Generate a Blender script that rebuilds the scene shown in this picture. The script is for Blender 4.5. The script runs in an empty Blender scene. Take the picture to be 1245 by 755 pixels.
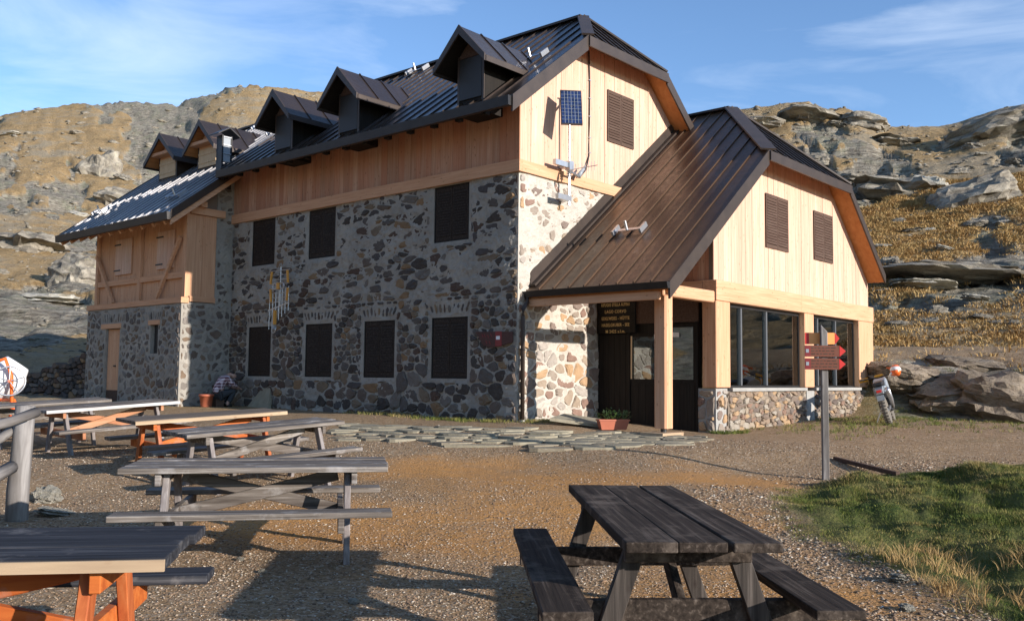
import bpy, math, random, sys
import numpy as np
from mathutils import Vector, Matrix
random.seed(7); RS = np.random.RandomState(11)
SC = bpy.context.scene
COL = SC.collection
PI = math.pi

# ------------------------------------------------------------------ camera
F_PX, PITCH, ROLL, YAW = 1109.98, .0733639, .0103483, .851866
EYE = np.array([0.0, 0.0, 1.5])
CX, CY = 622.5, 377.5
fw = np.array([0, math.cos(PITCH), math.sin(PITCH)]); rr = np.array([1.0, 0, 0]); uu = np.cross(rr, fw)
RV = rr*math.cos(ROLL)+uu*math.sin(ROLL); UV = -rr*math.sin(ROLL)+uu*math.cos(ROLL)
cd = bpy.data.cameras.new('camera'); cam = bpy.data.objects.new('camera', cd); COL.objects.link(cam)
cam.matrix_world = Matrix(((RV[0], UV[0], -fw[0], EYE[0]), (RV[1], UV[1], -fw[1], EYE[1]), (RV[2], UV[2], -fw[2], EYE[2]), (0, 0, 0, 1)))
cd.sensor_width = 36; cd.lens = F_PX/1245*36; cd.clip_start = .05; cd.clip_end = 5000
SC.camera = cam
SC.render.resolution_x = 1024; SC.render.resolution_y = 620
def ray(x, y): return RV*(x-CX)-UV*(y-CY)+fw*F_PX
def tanel(x, y):
    d = ray(x, y); return d[2]/math.hypot(d[0], d[1])
def azpx(x):
    d = ray(x, 460); return math.degrees(math.atan2(d[0], d[1]))

# ------------------------------------------------------------------ light and sky
B_ = np.array([math.cos(YAW), math.sin(YAW), 0]); A_ = np.array([-math.sin(YAW), math.cos(YAW), 0])
trav = -.115*B_+A_+np.array([0, 0, -.268]); trav /= np.linalg.norm(trav)
SUN_EL = math.asin(-trav[2]); SUN_ROT = math.atan2(-trav[0], -trav[1])
sd = bpy.data.lights.new('sun', 'SUN'); sd.energy = 5.0; sd.angle = math.radians(.55); sd.color = (1, .92, .855)
so = bpy.data.objects.new('sun', sd); COL.objects.link(so)
so.rotation_euler = Vector(trav).to_track_quat('-Z', 'Y').to_euler(); so.location = (30, -20, 20)
W = bpy.data.worlds.new('World'); SC.world = W; W.use_nodes = True
wn = W.node_tree; wn.nodes.clear()
def wN(t, **k):
    n = wn.nodes.new(t)
    for a, b in k.items(): setattr(n, a, b)
    return n
sky = wN('ShaderNodeTexSky', sky_type='NISHITA', sun_disc=False, sun_elevation=SUN_EL, sun_rotation=SUN_ROT, altitude=2400, air_density=1.2, dust_density=.25, ozone_density=2.0)
bg = wN('ShaderNodeBackground'); bg.inputs[1].default_value = .14
wo = wN('ShaderNodeOutputWorld')
tc = wN('ShaderNodeTexCoord'); mp = wN('ShaderNodeMapping'); mp.inputs['Scale'].default_value = (2.2, 2.2, 9); mp.inputs['Rotation'].default_value = (.25, .2, .4)
ns = wN('ShaderNodeTexNoise'); ns.inputs['Scale'].default_value = 1.5; ns.inputs['Detail'].default_value = 7; ns.inputs['Roughness'].default_value = .55; ns.inputs['Distortion'].default_value = .6
rp = wN('ShaderNodeMapRange'); rp.inputs[1].default_value = .5; rp.inputs[2].default_value = .82; rp.inputs[3].default_value = 0; rp.inputs[4].default_value = .45
mx = wN('ShaderNodeMix', data_type='RGBA'); mx.inputs[7].default_value = (5.6, 6.2, 7.0, 1)
wn.links.new(tc.outputs['Generated'], mp.inputs[0]); wn.links.new(mp.outputs[0], ns.inputs[0]); wn.links.new(ns.outputs[0], rp.inputs[0])
wn.links.new(rp.outputs[0], mx.inputs[0]); tn = wN('ShaderNodeMix', data_type='RGBA', blend_type='MULTIPLY'); tn.inputs[0].default_value = 1; tn.inputs[7].default_value = (.88, .99, 1.14, 1); wn.links.new(sky.outputs[0], tn.inputs[6]); wn.links.new(tn.outputs[2], mx.inputs[6]); wn.links.new(mx.outputs[2], bg.inputs[0]); wn.links.new(bg.outputs[0], wo.inputs[0])
vs = SC.view_settings; vs.view_transform = 'Standard'; vs.look = 'None'; vs.exposure = 0.62; vs.gamma = 1

# ------------------------------------------------------------------ noise (numpy)
def _h(ix, iy, iz, s):
    n = (ix*374761393+iy*668265263+iz*2147483647+s*974634777) & 0xffffffff
    n = ((n ^ (n >> 13))*1274126177) & 0xffffffff
    return ((n ^ (n >> 16)) & 0xffff)/65535.0
def vnoise(x, y, z=0.0, s=0):
    x, y, z = np.broadcast_arrays(np.asarray(x, float), np.asarray(y, float), np.asarray(z, float))
    xi = np.floor(x).astype(np.int64); yi = np.floor(y).astype(np.int64); zi = np.floor(z).astype(np.int64)
    fx, fy, fz = x-xi, y-yi, z-zi
    fx = fx*fx*(3-2*fx); fy = fy*fy*(3-2*fy); fz = fz*fz*(3-2*fz)
    r = 0
    for a in (0, 1):
        for b in (0, 1):
            for c in (0, 1):
                r = r+_h(xi+a, yi+b, zi+c, s)*(fx if a else 1-fx)*(fy if b else 1-fy)*(fz if c else 1-fz)
    return r*2-1
def fbm(x, y, z=0.0, o=4, s=0, g=.5):
    r = 0; a = 1; f = 1; t = 0
    for k in range(o):
        r = r+a*vnoise(np.asarray(x)*f, np.asarray(y)*f, np.asarray(z)*f, s+k); t += a; a *= g; f *= 2.03
    return r/t
def sstep(a, b, x): t = np.clip((np.asarray(x, float)-a)/(b-a), 0, 1); return t*t*(3-2*t)

# ------------------------------------------------------------------ mesh helpers
def make_obj(name, verts, faces, mats, parent=None, smooth=False, midx=None, loc=None):
    me = bpy.data.meshes.new(name)
    me.from_pydata([tuple(v) for v in verts], [], [tuple(f) for f in faces]); me.validate(verbose=False); me.update()
    for m in (mats if isinstance(mats, (list, tuple)) else [mats]): me.materials.append(m)
    if midx is not None and len(midx) == len(me.polygons): me.polygons.foreach_set('material_index', midx)
    if smooth: me.polygons.foreach_set('use_smooth', [True]*len(me.polygons))
    o = bpy.data.objects.new(name, me); COL.objects.link(o)
    if parent: o.parent = parent
    if loc is not None: o.location = loc
    return o
def np_mesh(name, V, Fq, mats, parent=None, smooth=False, k=None):
    """V (n,3), Fq (m,k) numpy"""
    me = bpy.data.meshes.new(name); m, k = Fq.shape
    me.vertices.add(len(V)); me.vertices.foreach_set('co', np.asarray(V, np.float32).ravel())
    me.loops.add(m*k); me.loops.foreach_set('vertex_index', Fq.astype(np.int32).ravel())
    me.polygons.add(m); me.polygons.foreach_set('loop_start', np.arange(0, m*k, k, dtype=np.int32)); me.polygons.foreach_set('loop_total', np.full(m, k, np.int32))
    if smooth: me.polygons.foreach_set('use_smooth', np.ones(m, bool))
    me.update(calc_edges=True)
    for q in (mats if isinstance(mats, (list, tuple)) else [mats]): me.materials.append(q)
    o = bpy.data.objects.new(name, me); COL.objects.link(o)
    if parent: o.parent = parent
    return o
S = 1.0
class MB:
    def __init__(s): s.v = []; s.f = []; s.m = []; s.mi = 0
    def add(s, vs, fs):
        n = len(s.v); s.v += [tuple(map(float, p)) for p in vs]; s.f += [tuple(i+n for i in f) for f in fs]; s.m += [s.mi]*len(fs); return s
    def box(s, x0, x1, y0, y1, z0, z1):
        return s.add([(x0, y0, z0), (x1, y0, z0), (x1, y1, z0), (x0, y1, z0), (x0, y0, z1), (x1, y0, z1), (x1, y1, z1), (x0, y1, z1)],
                     [(3, 2, 1, 0), (4, 5, 6, 7), (0, 1, 5, 4), (1, 2, 6, 5), (2, 3, 7, 6), (3, 0, 4, 7)])
    def prism(s, pts, vec):
        n = len(pts); p = [np.array(q, float) for q in pts]; vec = np.array(vec, float)
        nrm = np.zeros(3)
        for i in range(n): nrm += np.cross(p[i]-p[0], p[(i+1) % n]-p[0])
        if nrm @ vec < 0: p = p[::-1]
        return s.add(p+[q+vec for q in p], [tuple(range(n))[::-1], tuple(range(n, 2*n))]+[(i, (i+1) % n, (i+1) % n+n, i+n) for i in range(n)])
    def beam(s, a, b, w, h, up=(0, 0, 1), bev=0):
        a = np.array(a, float); b = np.array(b, float); d = b-a; d /= np.linalg.norm(d)
        up = np.array(up, float); sx = np.cross(d, up)
        if np.linalg.norm(sx) < 1e-4: sx = np.cross(d, (1, 0, 0))
        sx /= np.linalg.norm(sx); sy = np.cross(sx, d)
        e = min(w, h)*bev
        if bev: pr = [(w/2, h/2-e), (w/2-e, h/2), (-w/2+e, h/2), (-w/2, h/2-e), (-w/2, -h/2+e), (-w/2+e, -h/2), (w/2-e, -h/2), (w/2, -h/2+e)]
        else: pr = [(w/2, h/2), (-w/2, h/2), (-w/2, -h/2), (w/2, -h/2)]
        return s.prism([a+sx*x+sy*y for x, y in pr], b-a)
    def tube(s, pts, r, n=8, r2=None):
        pts = [np.array(p, float) for p in pts]; m = len(pts); base = len(s.v); vs = []; fs = []
        for i, p in enumerate(pts):
            d = pts[min(i+1, m-1)]-pts[max(i-1, 0)]; d /= np.linalg.norm(d)
            u = np.cross(d, (0, 0, 1));
            if np.linalg.norm(u) < .05: u = np.cross(d, (1, 0, 0))
            u /= np.linalg.norm(u); w = np.cross(d, u)
            rad = r if r2 is None else r+(r2-r)*i/(m-1)
            if isinstance(r, (list, tuple)): rad = r[i]
            for k in range(n): a = 2*PI*k/n; vs.append(p+u*rad*math.cos(a)+w*rad*math.sin(a))
        for i in range(m-1):
            for k in range(n): fs.append((i*n+k, (i+1)*n+k, (i+1)*n+(k+1) % n, i*n+(k+1) % n))
        fs.append(tuple(range(n))); fs.append(tuple(range((m-1)*n, m*n))[::-1])
        return s.add(vs, fs)
    def torus(s, c, ax, R, r, n=24, k=8, sq=1.0):
        c = np.array(c, float); ax = np.array(ax, float); ax /= np.linalg.norm(ax)
        u = np.cross(ax, (0, 0, 1)); u = np.cross(ax, (1, 0, 0)) if np.linalg.norm(u) < .1 else u; u /= np.linalg.norm(u); w = np.cross(ax, u)
        vs = []; fs = []
        for i in range(n):
            a = 2*PI*i/n; d = u*math.cos(a)+w*math.sin(a)
            for j in range(k): b = 2*PI*j/k; vs.append(c+d*(R+r*math.cos(b))+ax*r*sq*math.sin(b))
        for i in range(n):
            for j in range(k): fs.append((i*k+j, ((i+1) % n)*k+j, ((i+1) % n)*k+(j+1) % k, i*k+(j+1) % k))
        return s.add(vs, fs)
    def lathe(s, prof, c, ax=(0, 0, 1), n=20):
        c = np.array(c, float); ax = np.array(ax, float); ax /= np.linalg.norm(ax)
        u = np.cross(ax, (0, 0, 1)); u = np.array((1., 0, 0)) if np.linalg.norm(u) < .1 else u/np.linalg.norm(u); w = np.cross(ax, u)
        vs = []; fs = []
        for r, h in prof:
            for i in range(n): a = 2*PI*i/n; vs.append(c+ax*h+(u*math.cos(a)+w*math.sin(a))*r)
        for j in range(len(prof)-1):
            for i in range(n): fs.append((j*n+i, j*n+(i+1) % n, (j+1)*n+(i+1) % n, (j+1)*n+i))
        fs.append(tuple(range(n))[::-1]); fs.append(tuple(range((len(prof)-1)*n, len(prof)*n)))
        return s.add(vs, fs)
    def build(s, name, mats, parent=None, smooth=False, sc=None, **tags):
        sc = S if sc is None else sc
        v = [(p[0]*sc, p[1]*sc, p[2]*sc) for p in s.v]
        o = make_obj(name, v, s.f, mats, parent, smooth, s.m if s.mi or any(s.m) else None)
        for a, b in tags.items(): o[a] = b
        return o
def bevel(o, w=.006, seg=1):
    m = o.modifiers.new('bevel', 'BEVEL'); m.width = w; m.segments = seg; m.limit_method = 'ANGLE'; m.angle_limit = .6; return o
def empty(name, label, cat, loc=(0, 0, 0), rot=0, group=None):
    o = bpy.data.objects.new(name, None); COL.objects.link(o); o.location = loc; o.rotation_euler = (0, 0, rot); o.empty_display_size = .2
    o['label'] = label; o['category'] = cat
    if group: o['group'] = group
    return o
def tag(o, label, cat, group=None):
    o['label'] = label; o['category'] = cat
    if group: o['group'] = group
    return o

# ------------------------------------------------------------------ materials
class NT:
    def __init__(s, name):
        s.m = bpy.data.materials.new(name); s.m.use_nodes = True; s.t = s.m.node_tree; s.t.nodes.clear()
        s.out = s.n('ShaderNodeOutputMaterial'); s.p = s.n('ShaderNodeBsdfPrincipled'); s.l(s.p.outputs[0], s.out.inputs[0])
    def n(s, t, **k):
        o = s.t.nodes.new(t)
        for a, b in k.items(): setattr(o, a, b)
        return o
    def l(s, a, b): s.t.links.new(a, b)
    def coord(s, sc=(1, 1, 1), rnd=True, rot=(0, 0, 0), kind='Object'):
        t = s.n('ShaderNodeTexCoord'); m = s.n('ShaderNodeMapping'); m.inputs['Scale'].default_value = sc; m.inputs['Rotation'].default_value = rot
        if rnd:
            oi = s.n('ShaderNodeObjectInfo'); mu = s.n('ShaderNodeVectorMath', operation='MULTIPLY_ADD'); cx = s.n('ShaderNodeCombineXYZ')
            s.l(oi.outputs['Random'], cx.inputs[0]); s.l(oi.outputs['Random'], cx.inputs[1]); s.l(oi.outputs['Random'], cx.inputs[2])
            s.l(cx.outputs[0], mu.inputs[0]); mu.inputs[1].default_value = (37, 51, 23); s.l(t.outputs[kind], mu.inputs[2]); s.l(mu.outputs[0], m.inputs[0])
        else: s.l(t.outputs[kind], m.inputs[0])
        return m.outputs[0]
    def noise(s, vec, scale=1, det=4, rough=.55, dist=0):
        n = s.n('ShaderNodeTexNoise'); n.inputs['Scale'].default_value = scale; n.inputs['Detail'].default_value = det; n.inputs['Roughness'].default_value = rough; n.inputs['Distortion'].default_value = dist
        if vec is not None: s.l(vec, n.inputs[0])
        return n.outputs[0]
    def ramp(s, f, stops, interp='LINEAR'):
        r = s.n('ShaderNodeValToRGB'); r.color_ramp.interpolation = interp; e = r.color_ramp.elements
        while len(e) > 1: e.remove(e[0])
        e[0].position = stops[0][0]; e[0].color = (*stops[0][1], 1)
        for p, c in stops[1:]: q = e.new(p); q.color = (*c, 1)
        s.l(f, r.inputs[0]); return r.outputs[0]
    def rng(s, f, a, b, c=0, d=1):
        r = s.n('ShaderNodeMapRange'); s.l(f, r.inputs[0])
        for i, x in enumerate((a, b, c, d)): r.inputs[i+1].default_value = x
        return r.outputs[0]
    def mix(s, f, a, b, bt='MIX'):
        m = s.n('ShaderNodeMix', data_type='RGBA', blend_type=bt)
        for v, i in ((f, 0), (a, 6), (b, 7)):
            if isinstance(v, (int, float)): m.inputs[i].default_value = v
            elif isinstance(v, tuple): m.inputs[i].default_value = (*v, 1)
            else: s.l(v, m.inputs[i])
        return m.outputs[2]
    def math(s, op, a, b=0.0):
        m = s.n('ShaderNodeMath', operation=op)
        for v, i in ((a, 0), (b, 1)):
            if isinstance(v, (int, float)): m.inputs[i].default_value = v
            else: s.l(v, m.inputs[i])
        return m.outputs[0]
    def bump(s, h, st=.5, d=.01, nrm=None):
        b = s.n('ShaderNodeBump'); b.inputs['Strength'].default_value = st; b.inputs['Distance'].default_value = d; s.l(h, b.inputs['Height'])
        if nrm is not None: s.l(nrm, b.inputs['Normal'])
        s.l(b.outputs[0], s.p.inputs['Normal']); return b.outputs[0]
    def objrand(s): return s.n('ShaderNodeObjectInfo').outputs['Random']
    def set(s, col=None, rough=None, metal=None, spec=None):
        if col is not None:
            if isinstance(col, tuple): s.p.inputs['Base Color'].default_value = (*col, 1)
            else: s.l(col, s.p.inputs['Base Color'])
        if rough is not None:
            if isinstance(rough, (int, float)): s.p.inputs['Roughness'].default_value = rough
            else: s.l(rough, s.p.inputs['Roughness'])
        if metal is not None: s.p.inputs['Metallic'].default_value = metal
        if spec is not None: s.p.inputs['Specular IOR Level'].default_value = spec
        return s.m
def wood(name, ca, cb, cc, axis=2, rough=.7, vary=.25, knot=(.25, .12, .05), kn=.5, bst=.25, fine=26, wear=None):
    s = NT(name); sc = [fine]*3; sc[axis] = 1.1
    v = s.coord(tuple(sc)); g = s.noise(v, 1, 5, .6, .3)
    base = s.ramp(g, [(.3, ca), (.55, cb), (.75, cc)])
    r = s.objrand(); w = s.n('ShaderNodeTexWhiteNoise', noise_dimensions='1D'); s.l(r, w.inputs['W'])
    base = s.mix(s.math('MULTIPLY', r, vary*1.6), base, s.mix(.5, base, tuple(x*.55 for x in ca)))
    sep = s.n('ShaderNodeSeparateColor'); s.l(w.outputs[1], sep.inputs[0])
    base = s.mix(s.math('MULTIPLY', sep.outputs[0], vary), base, (ca[0]*1.0, ca[1]*.78, ca[2]*.72))
    v2 = s.coord(tuple([7 if i != axis else 3.2 for i in range(3)])); vo = s.n('ShaderNodeTexVoronoi'); vo.inputs['Scale'].default_value = 1.4; s.l(v2, vo.inputs[0])
    kf = s.rng(vo.outputs[0], .07, .17, kn, 0); base = s.mix(kf, base, knot)
    if wear:
        v3 = s.coord((3, 3, 3)); wf = s.rng(s.noise(v3, 1.2, 6, .65), wear[1], wear[1]+.16, 0, wear[2]); base = s.mix(wf, base, wear[0])
    s.bump(g, bst, .004); return s.set(base, rough, 0, .12)
M = {}
for ax, nm in ((0, 'x'), (1, 'y'), (2, 'z')):
    M['larch_'+nm] = wood('larch_'+nm, (.53, .335, .235), (.65, .445, .32), (.74, .545, .415), ax, kn=.5, vary=.3)
    M['red_'+nm] = wood('shaded_red_larch_'+nm, (.42, .215, .125), (.55, .325, .205), (.68, .46, .32), ax, kn=.6, vary=.65, knot=(.16, .07, .035))  # darker, redder larch copy for shaded walls, shade put into the colour
    M['beam_'+nm] = wood('larch_beam_'+nm, (.50, .265, .145), (.60, .345, .20), (.67, .42, .265), ax, kn=.6, vary=.12)
M['soffit'] = wood('soffit_wood', (.42, .17, .06), (.5, .22, .08), (.56, .27, .11), 0, fine=9, vary=.1)
M['dark_wood'] = wood('dark_stained_wood', (.012, .010, .009), (.02, .017, .014), (.032, .027, .022), 2, vary=.1, knot=(.008, .007, .006), rough=.6)
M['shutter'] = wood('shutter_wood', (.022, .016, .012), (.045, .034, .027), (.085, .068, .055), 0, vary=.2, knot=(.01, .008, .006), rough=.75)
M['shutter_sun'] = wood('sunlit_shutter_wood', (.07, .042, .03), (.10, .065, .048), (.13, .09, .068), 0, vary=.2, knot=(.03, .02, .015), rough=.7)  # lighter copy of the shutter wood, sunlight put into its colour
M['pale_wood'] = wood('pale_new_wood', (.55, .40, .24), (.63, .47, .29), (.7, .54, .36), 2, vary=.1)
M['t_grey'] = wood('weathered_grey_wood', (.055, .045, .036), (.19, .165, .14), (.46, .425, .375), 0, fine=30, vary=.3, knot=(.05, .045, .04), kn=.5, bst=.8, rough=.8, wear=((.40, .38, .36), .54, .6))
M['t_greyz'] = wood('weathered_grey_leg_wood', (.15, .13, .12), (.24, .215, .20), (.38, .35, .33), 2, fine=22, vary=.15, knot=(.07, .06, .055), bst=.5, rough=.8)
M['t_black'] = wood('black_stained_table_wood', (.012, .009, .007), (.045, .034, .026), (.15, .12, .095), 0, fine=34, vary=.12, knot=(.016, .012, .01), kn=.6, bst=.9, rough=.82, wear=((.17, .135, .105), .52, .55))
M['t_blackz'] = wood('black_stained_leg_wood', (.018, .015, .013), (.06, .05, .042), (.16, .135, .115), 2, fine=30, vary=.12, knot=(.02, .012, .01), bst=.6, rough=.65)
M['t_char'] = wood('charcoal_top_wood', (.014, .015, .018), (.04, .042, .048), (.13, .13, .135), 0, fine=30, vary=.15, knot=(.02, .02, .02), kn=.3, bst=.7, rough=.78, wear=((.30, .28, .26), .58, .5))
M['t_orange'] = wood('orange_stained_wood', (.28, .07, .025), (.46, .14, .045), (.56, .23, .09), 2, fine=16, vary=.4, knot=(.2, .05, .02), bst=.3, rough=.5, wear=((.4, .25, .2), .62, .5))
M['t_orangex'] = wood('orange_stained_rail_wood', (.34, .08, .022), (.52, .15, .035), (.60, .22, .06), 0, fine=16, vary=.4, knot=(.2, .05, .02), bst=.4, rough=.6, wear=((.35, .22, .17), .56, .6))
M['t_faded'] = wood('faded_orange_rail_wood', (.36, .16, .08), (.46, .24, .13), (.5, .33, .22), 0, fine=16, vary=.4, knot=(.2, .08, .04), bst=.3)
M['t_light'] = wood('silver_white_edge_wood', (.30, .28, .26), (.5, .48, .45), (.65, .63, .6), 0, fine=22, vary=.2, knot=(.2, .15, .1), bst=.4)
M['t_tan'] = wood('tan_edge_wood', (.34, .25, .16), (.44, .33, .21), (.55, .43, .29), 0, fine=22, vary=.2, knot=(.2, .1, .05), bst=.4)
M['t_brown'] = wood('brown_grey_top_wood', (.07, .055, .042), (.17, .135, .10), (.36, .30, .235), 0, fine=22, vary=.2, knot=(.07, .05, .04), bst=.5)
M['log'] = wood('grey_log_wood', (.09, .08, .07), (.20, .185, .17), (.36, .34, .315), 2, fine=9, vary=.1, knot=(.12, .10, .08), kn=.6, bst=.6, rough=.85)
M['logx'] = wood('grey_rail_wood', (.09, .08, .07), (.20, .185, .17), (.36, .34, .315), 0, fine=9, vary=.1, knot=(.12, .10, .08), kn=.6, bst=.6, rough=.85)
def metalroof(nm='brown_metal_roof', ca=(.040, .027, .019), cb=(.062, .040, .027)):
    s = NT(nm); v = s.coord((1, 1, 1)); n1 = s.noise(v, 1.1, 5, .6); n2 = s.noise(v, 9, 4, .6)
    c = s.mix(s.rng(n1, .35, .7), ca, cb); c = s.mix(s.math('MULTIPLY', s.objrand(), .35), c, tuple(x*.6 for x in ca))
    c = s.mix(s.rng(n2, .6, .8, 0, .25), c, (.14, .115, .09))
    s.bump(n1, .25, .02)
    return s.set(c, s.rng(n2, .3, .7, .27, .46), .4, .5)
for q_ in ('roof', 'roof_a'): pass
M['roof_w'] = metalroof('sheen_metal_roof', (.24, .235, .235), (.33, .325, .33)); M['roof_w'].node_tree.nodes['Principled BSDF'].inputs['Metallic'].default_value = .65; M['roof'] = metalroof(); M['roof'].node_tree.nodes['Principled BSDF'].inputs['Coat Weight'].default_value = .3; M['roof'].node_tree.nodes['Principled BSDF'].inputs['Coat Roughness'].default_value = .12; M['roof_a'] = metalroof('annex_brown_metal_roof', (.095, .058, .035), (.15, .088, .05))  # wing roof made pale: its sky sheen is put into the base colour
s = NT('dark_metal_trim'); v = s.coord((1, 1, 1)); n = s.noise(v, 3, 4); s.bump(n, .1, .01); M['trim'] = s.set(s.mix(s.rng(n, .3, .7), (.045, .033, .026), (.065, .047, .036)), .45, .3, .5)
s = NT('black_metal_gutter'); v = s.coord((1, 1, 1)); n = s.noise(v, 3, 4); M['gutter'] = s.set(s.mix(s.rng(n, .3, .7), (.016, .015, .015), (.03, .028, .027)), .42, .3, .5)
def stonemat(name, stops, lich=.35):
    s = NT(name); v = s.coord((1, 1, 1)); n1 = s.noise(v, 6, 6, .65); n2 = s.noise(v, 22, 5, .7)
    g = s.n('ShaderNodeNewGeometry'); r = s.math('FRACT', s.math('ADD', s.objrand(), g.outputs['Random Per Island']))
    c = s.ramp(r, stops, 'CONSTANT'); c = s.mix(s.rng(n1, .3, .72, 0, .55), c, s.mix(1.0, c, (.55, .5, .47), 'MULTIPLY'))
    c = s.mix(s.rng(n2, .58, .75, 0, lich), c, (.36, .34, .30)); s.bump(n2, .8, .012)
    return s.set(c, .9, 0, .2)
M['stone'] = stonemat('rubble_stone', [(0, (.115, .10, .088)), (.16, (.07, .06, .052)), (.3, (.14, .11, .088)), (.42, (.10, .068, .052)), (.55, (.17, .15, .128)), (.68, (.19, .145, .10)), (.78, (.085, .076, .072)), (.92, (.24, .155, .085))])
M['stone_wing'] = stonemat('wing_rubble_stone', [(0, (.20, .18, .155)), (.2, (.13, .11, .095)), (.4, (.24, .215, .19)), (.55, (.16, .125, .10)), (.7, (.28, .25, .21)), (.88, (.20, .145, .10))])
M['stone_sun'] = stonemat('sunlit_rubble_stone', [(0, (.30, .25, .20)), (.2, (.22, .17, .14)), (.36, (.34, .27, .20)), (.5, (.26, .17, .13)), (.64, (.38, .34, .29)), (.8, (.42, .28, .16))], .5)  # sunlit copy of the rubble stone, sunshine painted in as lighter tan
M['stone_base'] = stonemat('slaty_base_stone', [(0, (.27, .20, .14)), (.2, (.20, .155, .12)), (.36, (.32, .26, .19)), (.5, (.24, .155, .11)), (.64, (.34, .30, .24)), (.8, (.38, .26, .15)), (.92, (.16, .13, .11))], .45)
M['flag'] = stonemat('flagstone', [(0, (.29, .26, .185)), (.25, (.24, .22, .165)), (.5, (.32, .29, .21)), (.75, (.26, .225, .16))], .3)
def mortar(name, a, b, c):
    s = NT(name); v = s.coord((1, 1, 1), False); n1 = s.noise(v, 1.3, 6, .6); n2 = s.noise(v, 9, 6, .7); n3 = s.noise(v, 45, 3, .7)
    col = s.mix(s.rng(n1, .35, .68), a, b); col = s.mix(s.rng(n2, .52, .7, 0, .6), col, c)
    s.bump(s.math('ADD', n2, s.math('MULTIPLY', n3, .4)), .8, .03); return s.set(col, .95, 0, .15)
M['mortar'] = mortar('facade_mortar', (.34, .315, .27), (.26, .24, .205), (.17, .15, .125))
M['mortar_sun'] = mortar('sunlit_mortar', (.50, .46, .39), (.42, .38, .32), (.32, .28, .23))  # paler copy of the facade mortar, gable sunlight put into the colour
M['base_mortar'] = mortar('brown_base_mortar', (.22, .18, .14), (.17, .14, .105), (.12, .095, .07)); M['concrete'] = mortar('concrete', (.36, .35, .32), (.30, .29, .26), (.24, .23, .21))
def plain(name, col, rough=.6, metal=0, nz=.25, sc=8, bst=.15):
    s = NT(name); v = s.coord((1, 1, 1)); n = s.noise(v, sc, 4); s.bump(n, bst, .01)
    return s.set(s.mix(s.rng(n, .3, .7, 0, nz), col, tuple(x*.6 for x in col)), rough, metal)
M['steel'] = plain('galvanised_steel', (.55, .56, .57), .35, .8, .3); M['cable'] = plain('black_cable', (.03, .02, .018), .5); M['rubber'] = plain('rubber', (.05, .045, .04), .85)
M['black'] = plain('black_paint', (.02, .02, .02), .5); M['terracotta'] = plain('terracotta_plastic', (.42, .12, .06), .6); M['leaf'] = plain('planter_leaves', (.07, .13, .03), .6)
M['red'] = plain('red_paint', (.62, .03, .02), .5); M['dullsign'] = plain('weathered_sign_board', (.085, .035, .026), .8, 0, .5, 12); M['maroon'] = plain('maroon_paint', (.22, .02, .02), .5); M['brownsign'] = plain('red_brown_painted_sign', (.17, .05, .022), .55, 0, .3, 20); M['orangesign'] = plain('orange_painted_sign', (.95, .38, .10), .5, 0, .1)
M['white'] = plain('white_paint', (.75, .75, .73), .45, 0, .15); M['greyp'] = plain('grey_plastic', (.28, .31, .33), .45, 0, .2); M['dgrey'] = plain('dark_grey_frame', (.09, .095, .10), .5); M['orangep'] = plain('orange_plastic', (.8, .14, .02), .4, 0, .1)
M['yellow'] = plain('yellow_plastic', (.7, .34, .02), .4); M['gold'] = plain('yellow_lettering', (.62, .42, .16), .6, 0, .3); M['skin'] = plain('skin', (.5, .3, .22), .6); M['hair'] = plain('dark_hair', (.03, .02, .015), .7)
M['mud'] = plain('muddy_rubber', (.17, .15, .12), .9, 0, .5, 30, .5); M['interior'] = plain('interior_wood', (.20, .15, .115), .8); M['trouser'] = plain('dark_trousers', (.035, .04, .045), .9)
M['orangeplate'] = plain('antenna_orange_plastic', (.65, .3, .05), .5)
s = NT('solar_cells'); v = s.coord((1, 1, 1), False); n = s.noise(v, 14, 3); M['solar'] = s.set(s.mix(s.rng(n, .4, .6), (.008, .016, .05), (.018, .035, .11)), .18, 0, .6)
s = NT('plaid_cloth'); t = s.n('ShaderNodeTexCoord'); sp = s.n('ShaderNodeSeparateXYZ'); s.l(t.outputs['Object'], sp.inputs[0])
def band(o, per, w): return s.math('LESS_THAN', s.math('FRACT', s.math('DIVIDE', o, per)), w)
h = s.math('ADD', sp.outputs[0], sp.outputs[1]); b1 = band(h, .09, .42); b2 = band(sp.outputs[2], .08, .42)
M['plaid'] = s.set(s.mix(s.math('MULTIPLY', s.math('ADD', b1, b2), .5), (.10, .035, .05), (.62, .55, .58)), .9)
s = NT('window_glass'); s.t.nodes.remove(s.p); tr = s.n('ShaderNodeBsdfTransparent'); tr.inputs[0].default_value = (.7, .74, .74, 1); gl = s.n('ShaderNodeBsdfGlossy'); gl.inputs['Roughness'].default_value = .015; gl.inputs[0].default_value = (.85, .88, .88, 1)
fr = s.n('ShaderNodeFresnel'); fr.inputs[0].default_value = 1.5; ms = s.n('ShaderNodeMixShader'); s.l(s.rng(fr.outputs[0], 0, 1, .16, 1), ms.inputs[0]); s.l(tr.outputs[0], ms.inputs[1]); s.l(gl.outputs[0], ms.inputs[2]); s.l(ms.outputs[0], s.out.inputs[0]); M['glass'] = s.m

# ------------------------------------------------------------------ hut frame:  u right-away, v left-away, scaled .82 about its own metres
HS = .82
O_ = EYE+(np.array([.14, 22.87, 0.0])-EYE)*HS
HZ0 = O_[2]                                     # world height of hut z = 0
def Hw(u, v, z=0): return np.array([O_[0], O_[1], HZ0])+HS*(B_*u+A_*v+np.array([0, 0, z]))

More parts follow.
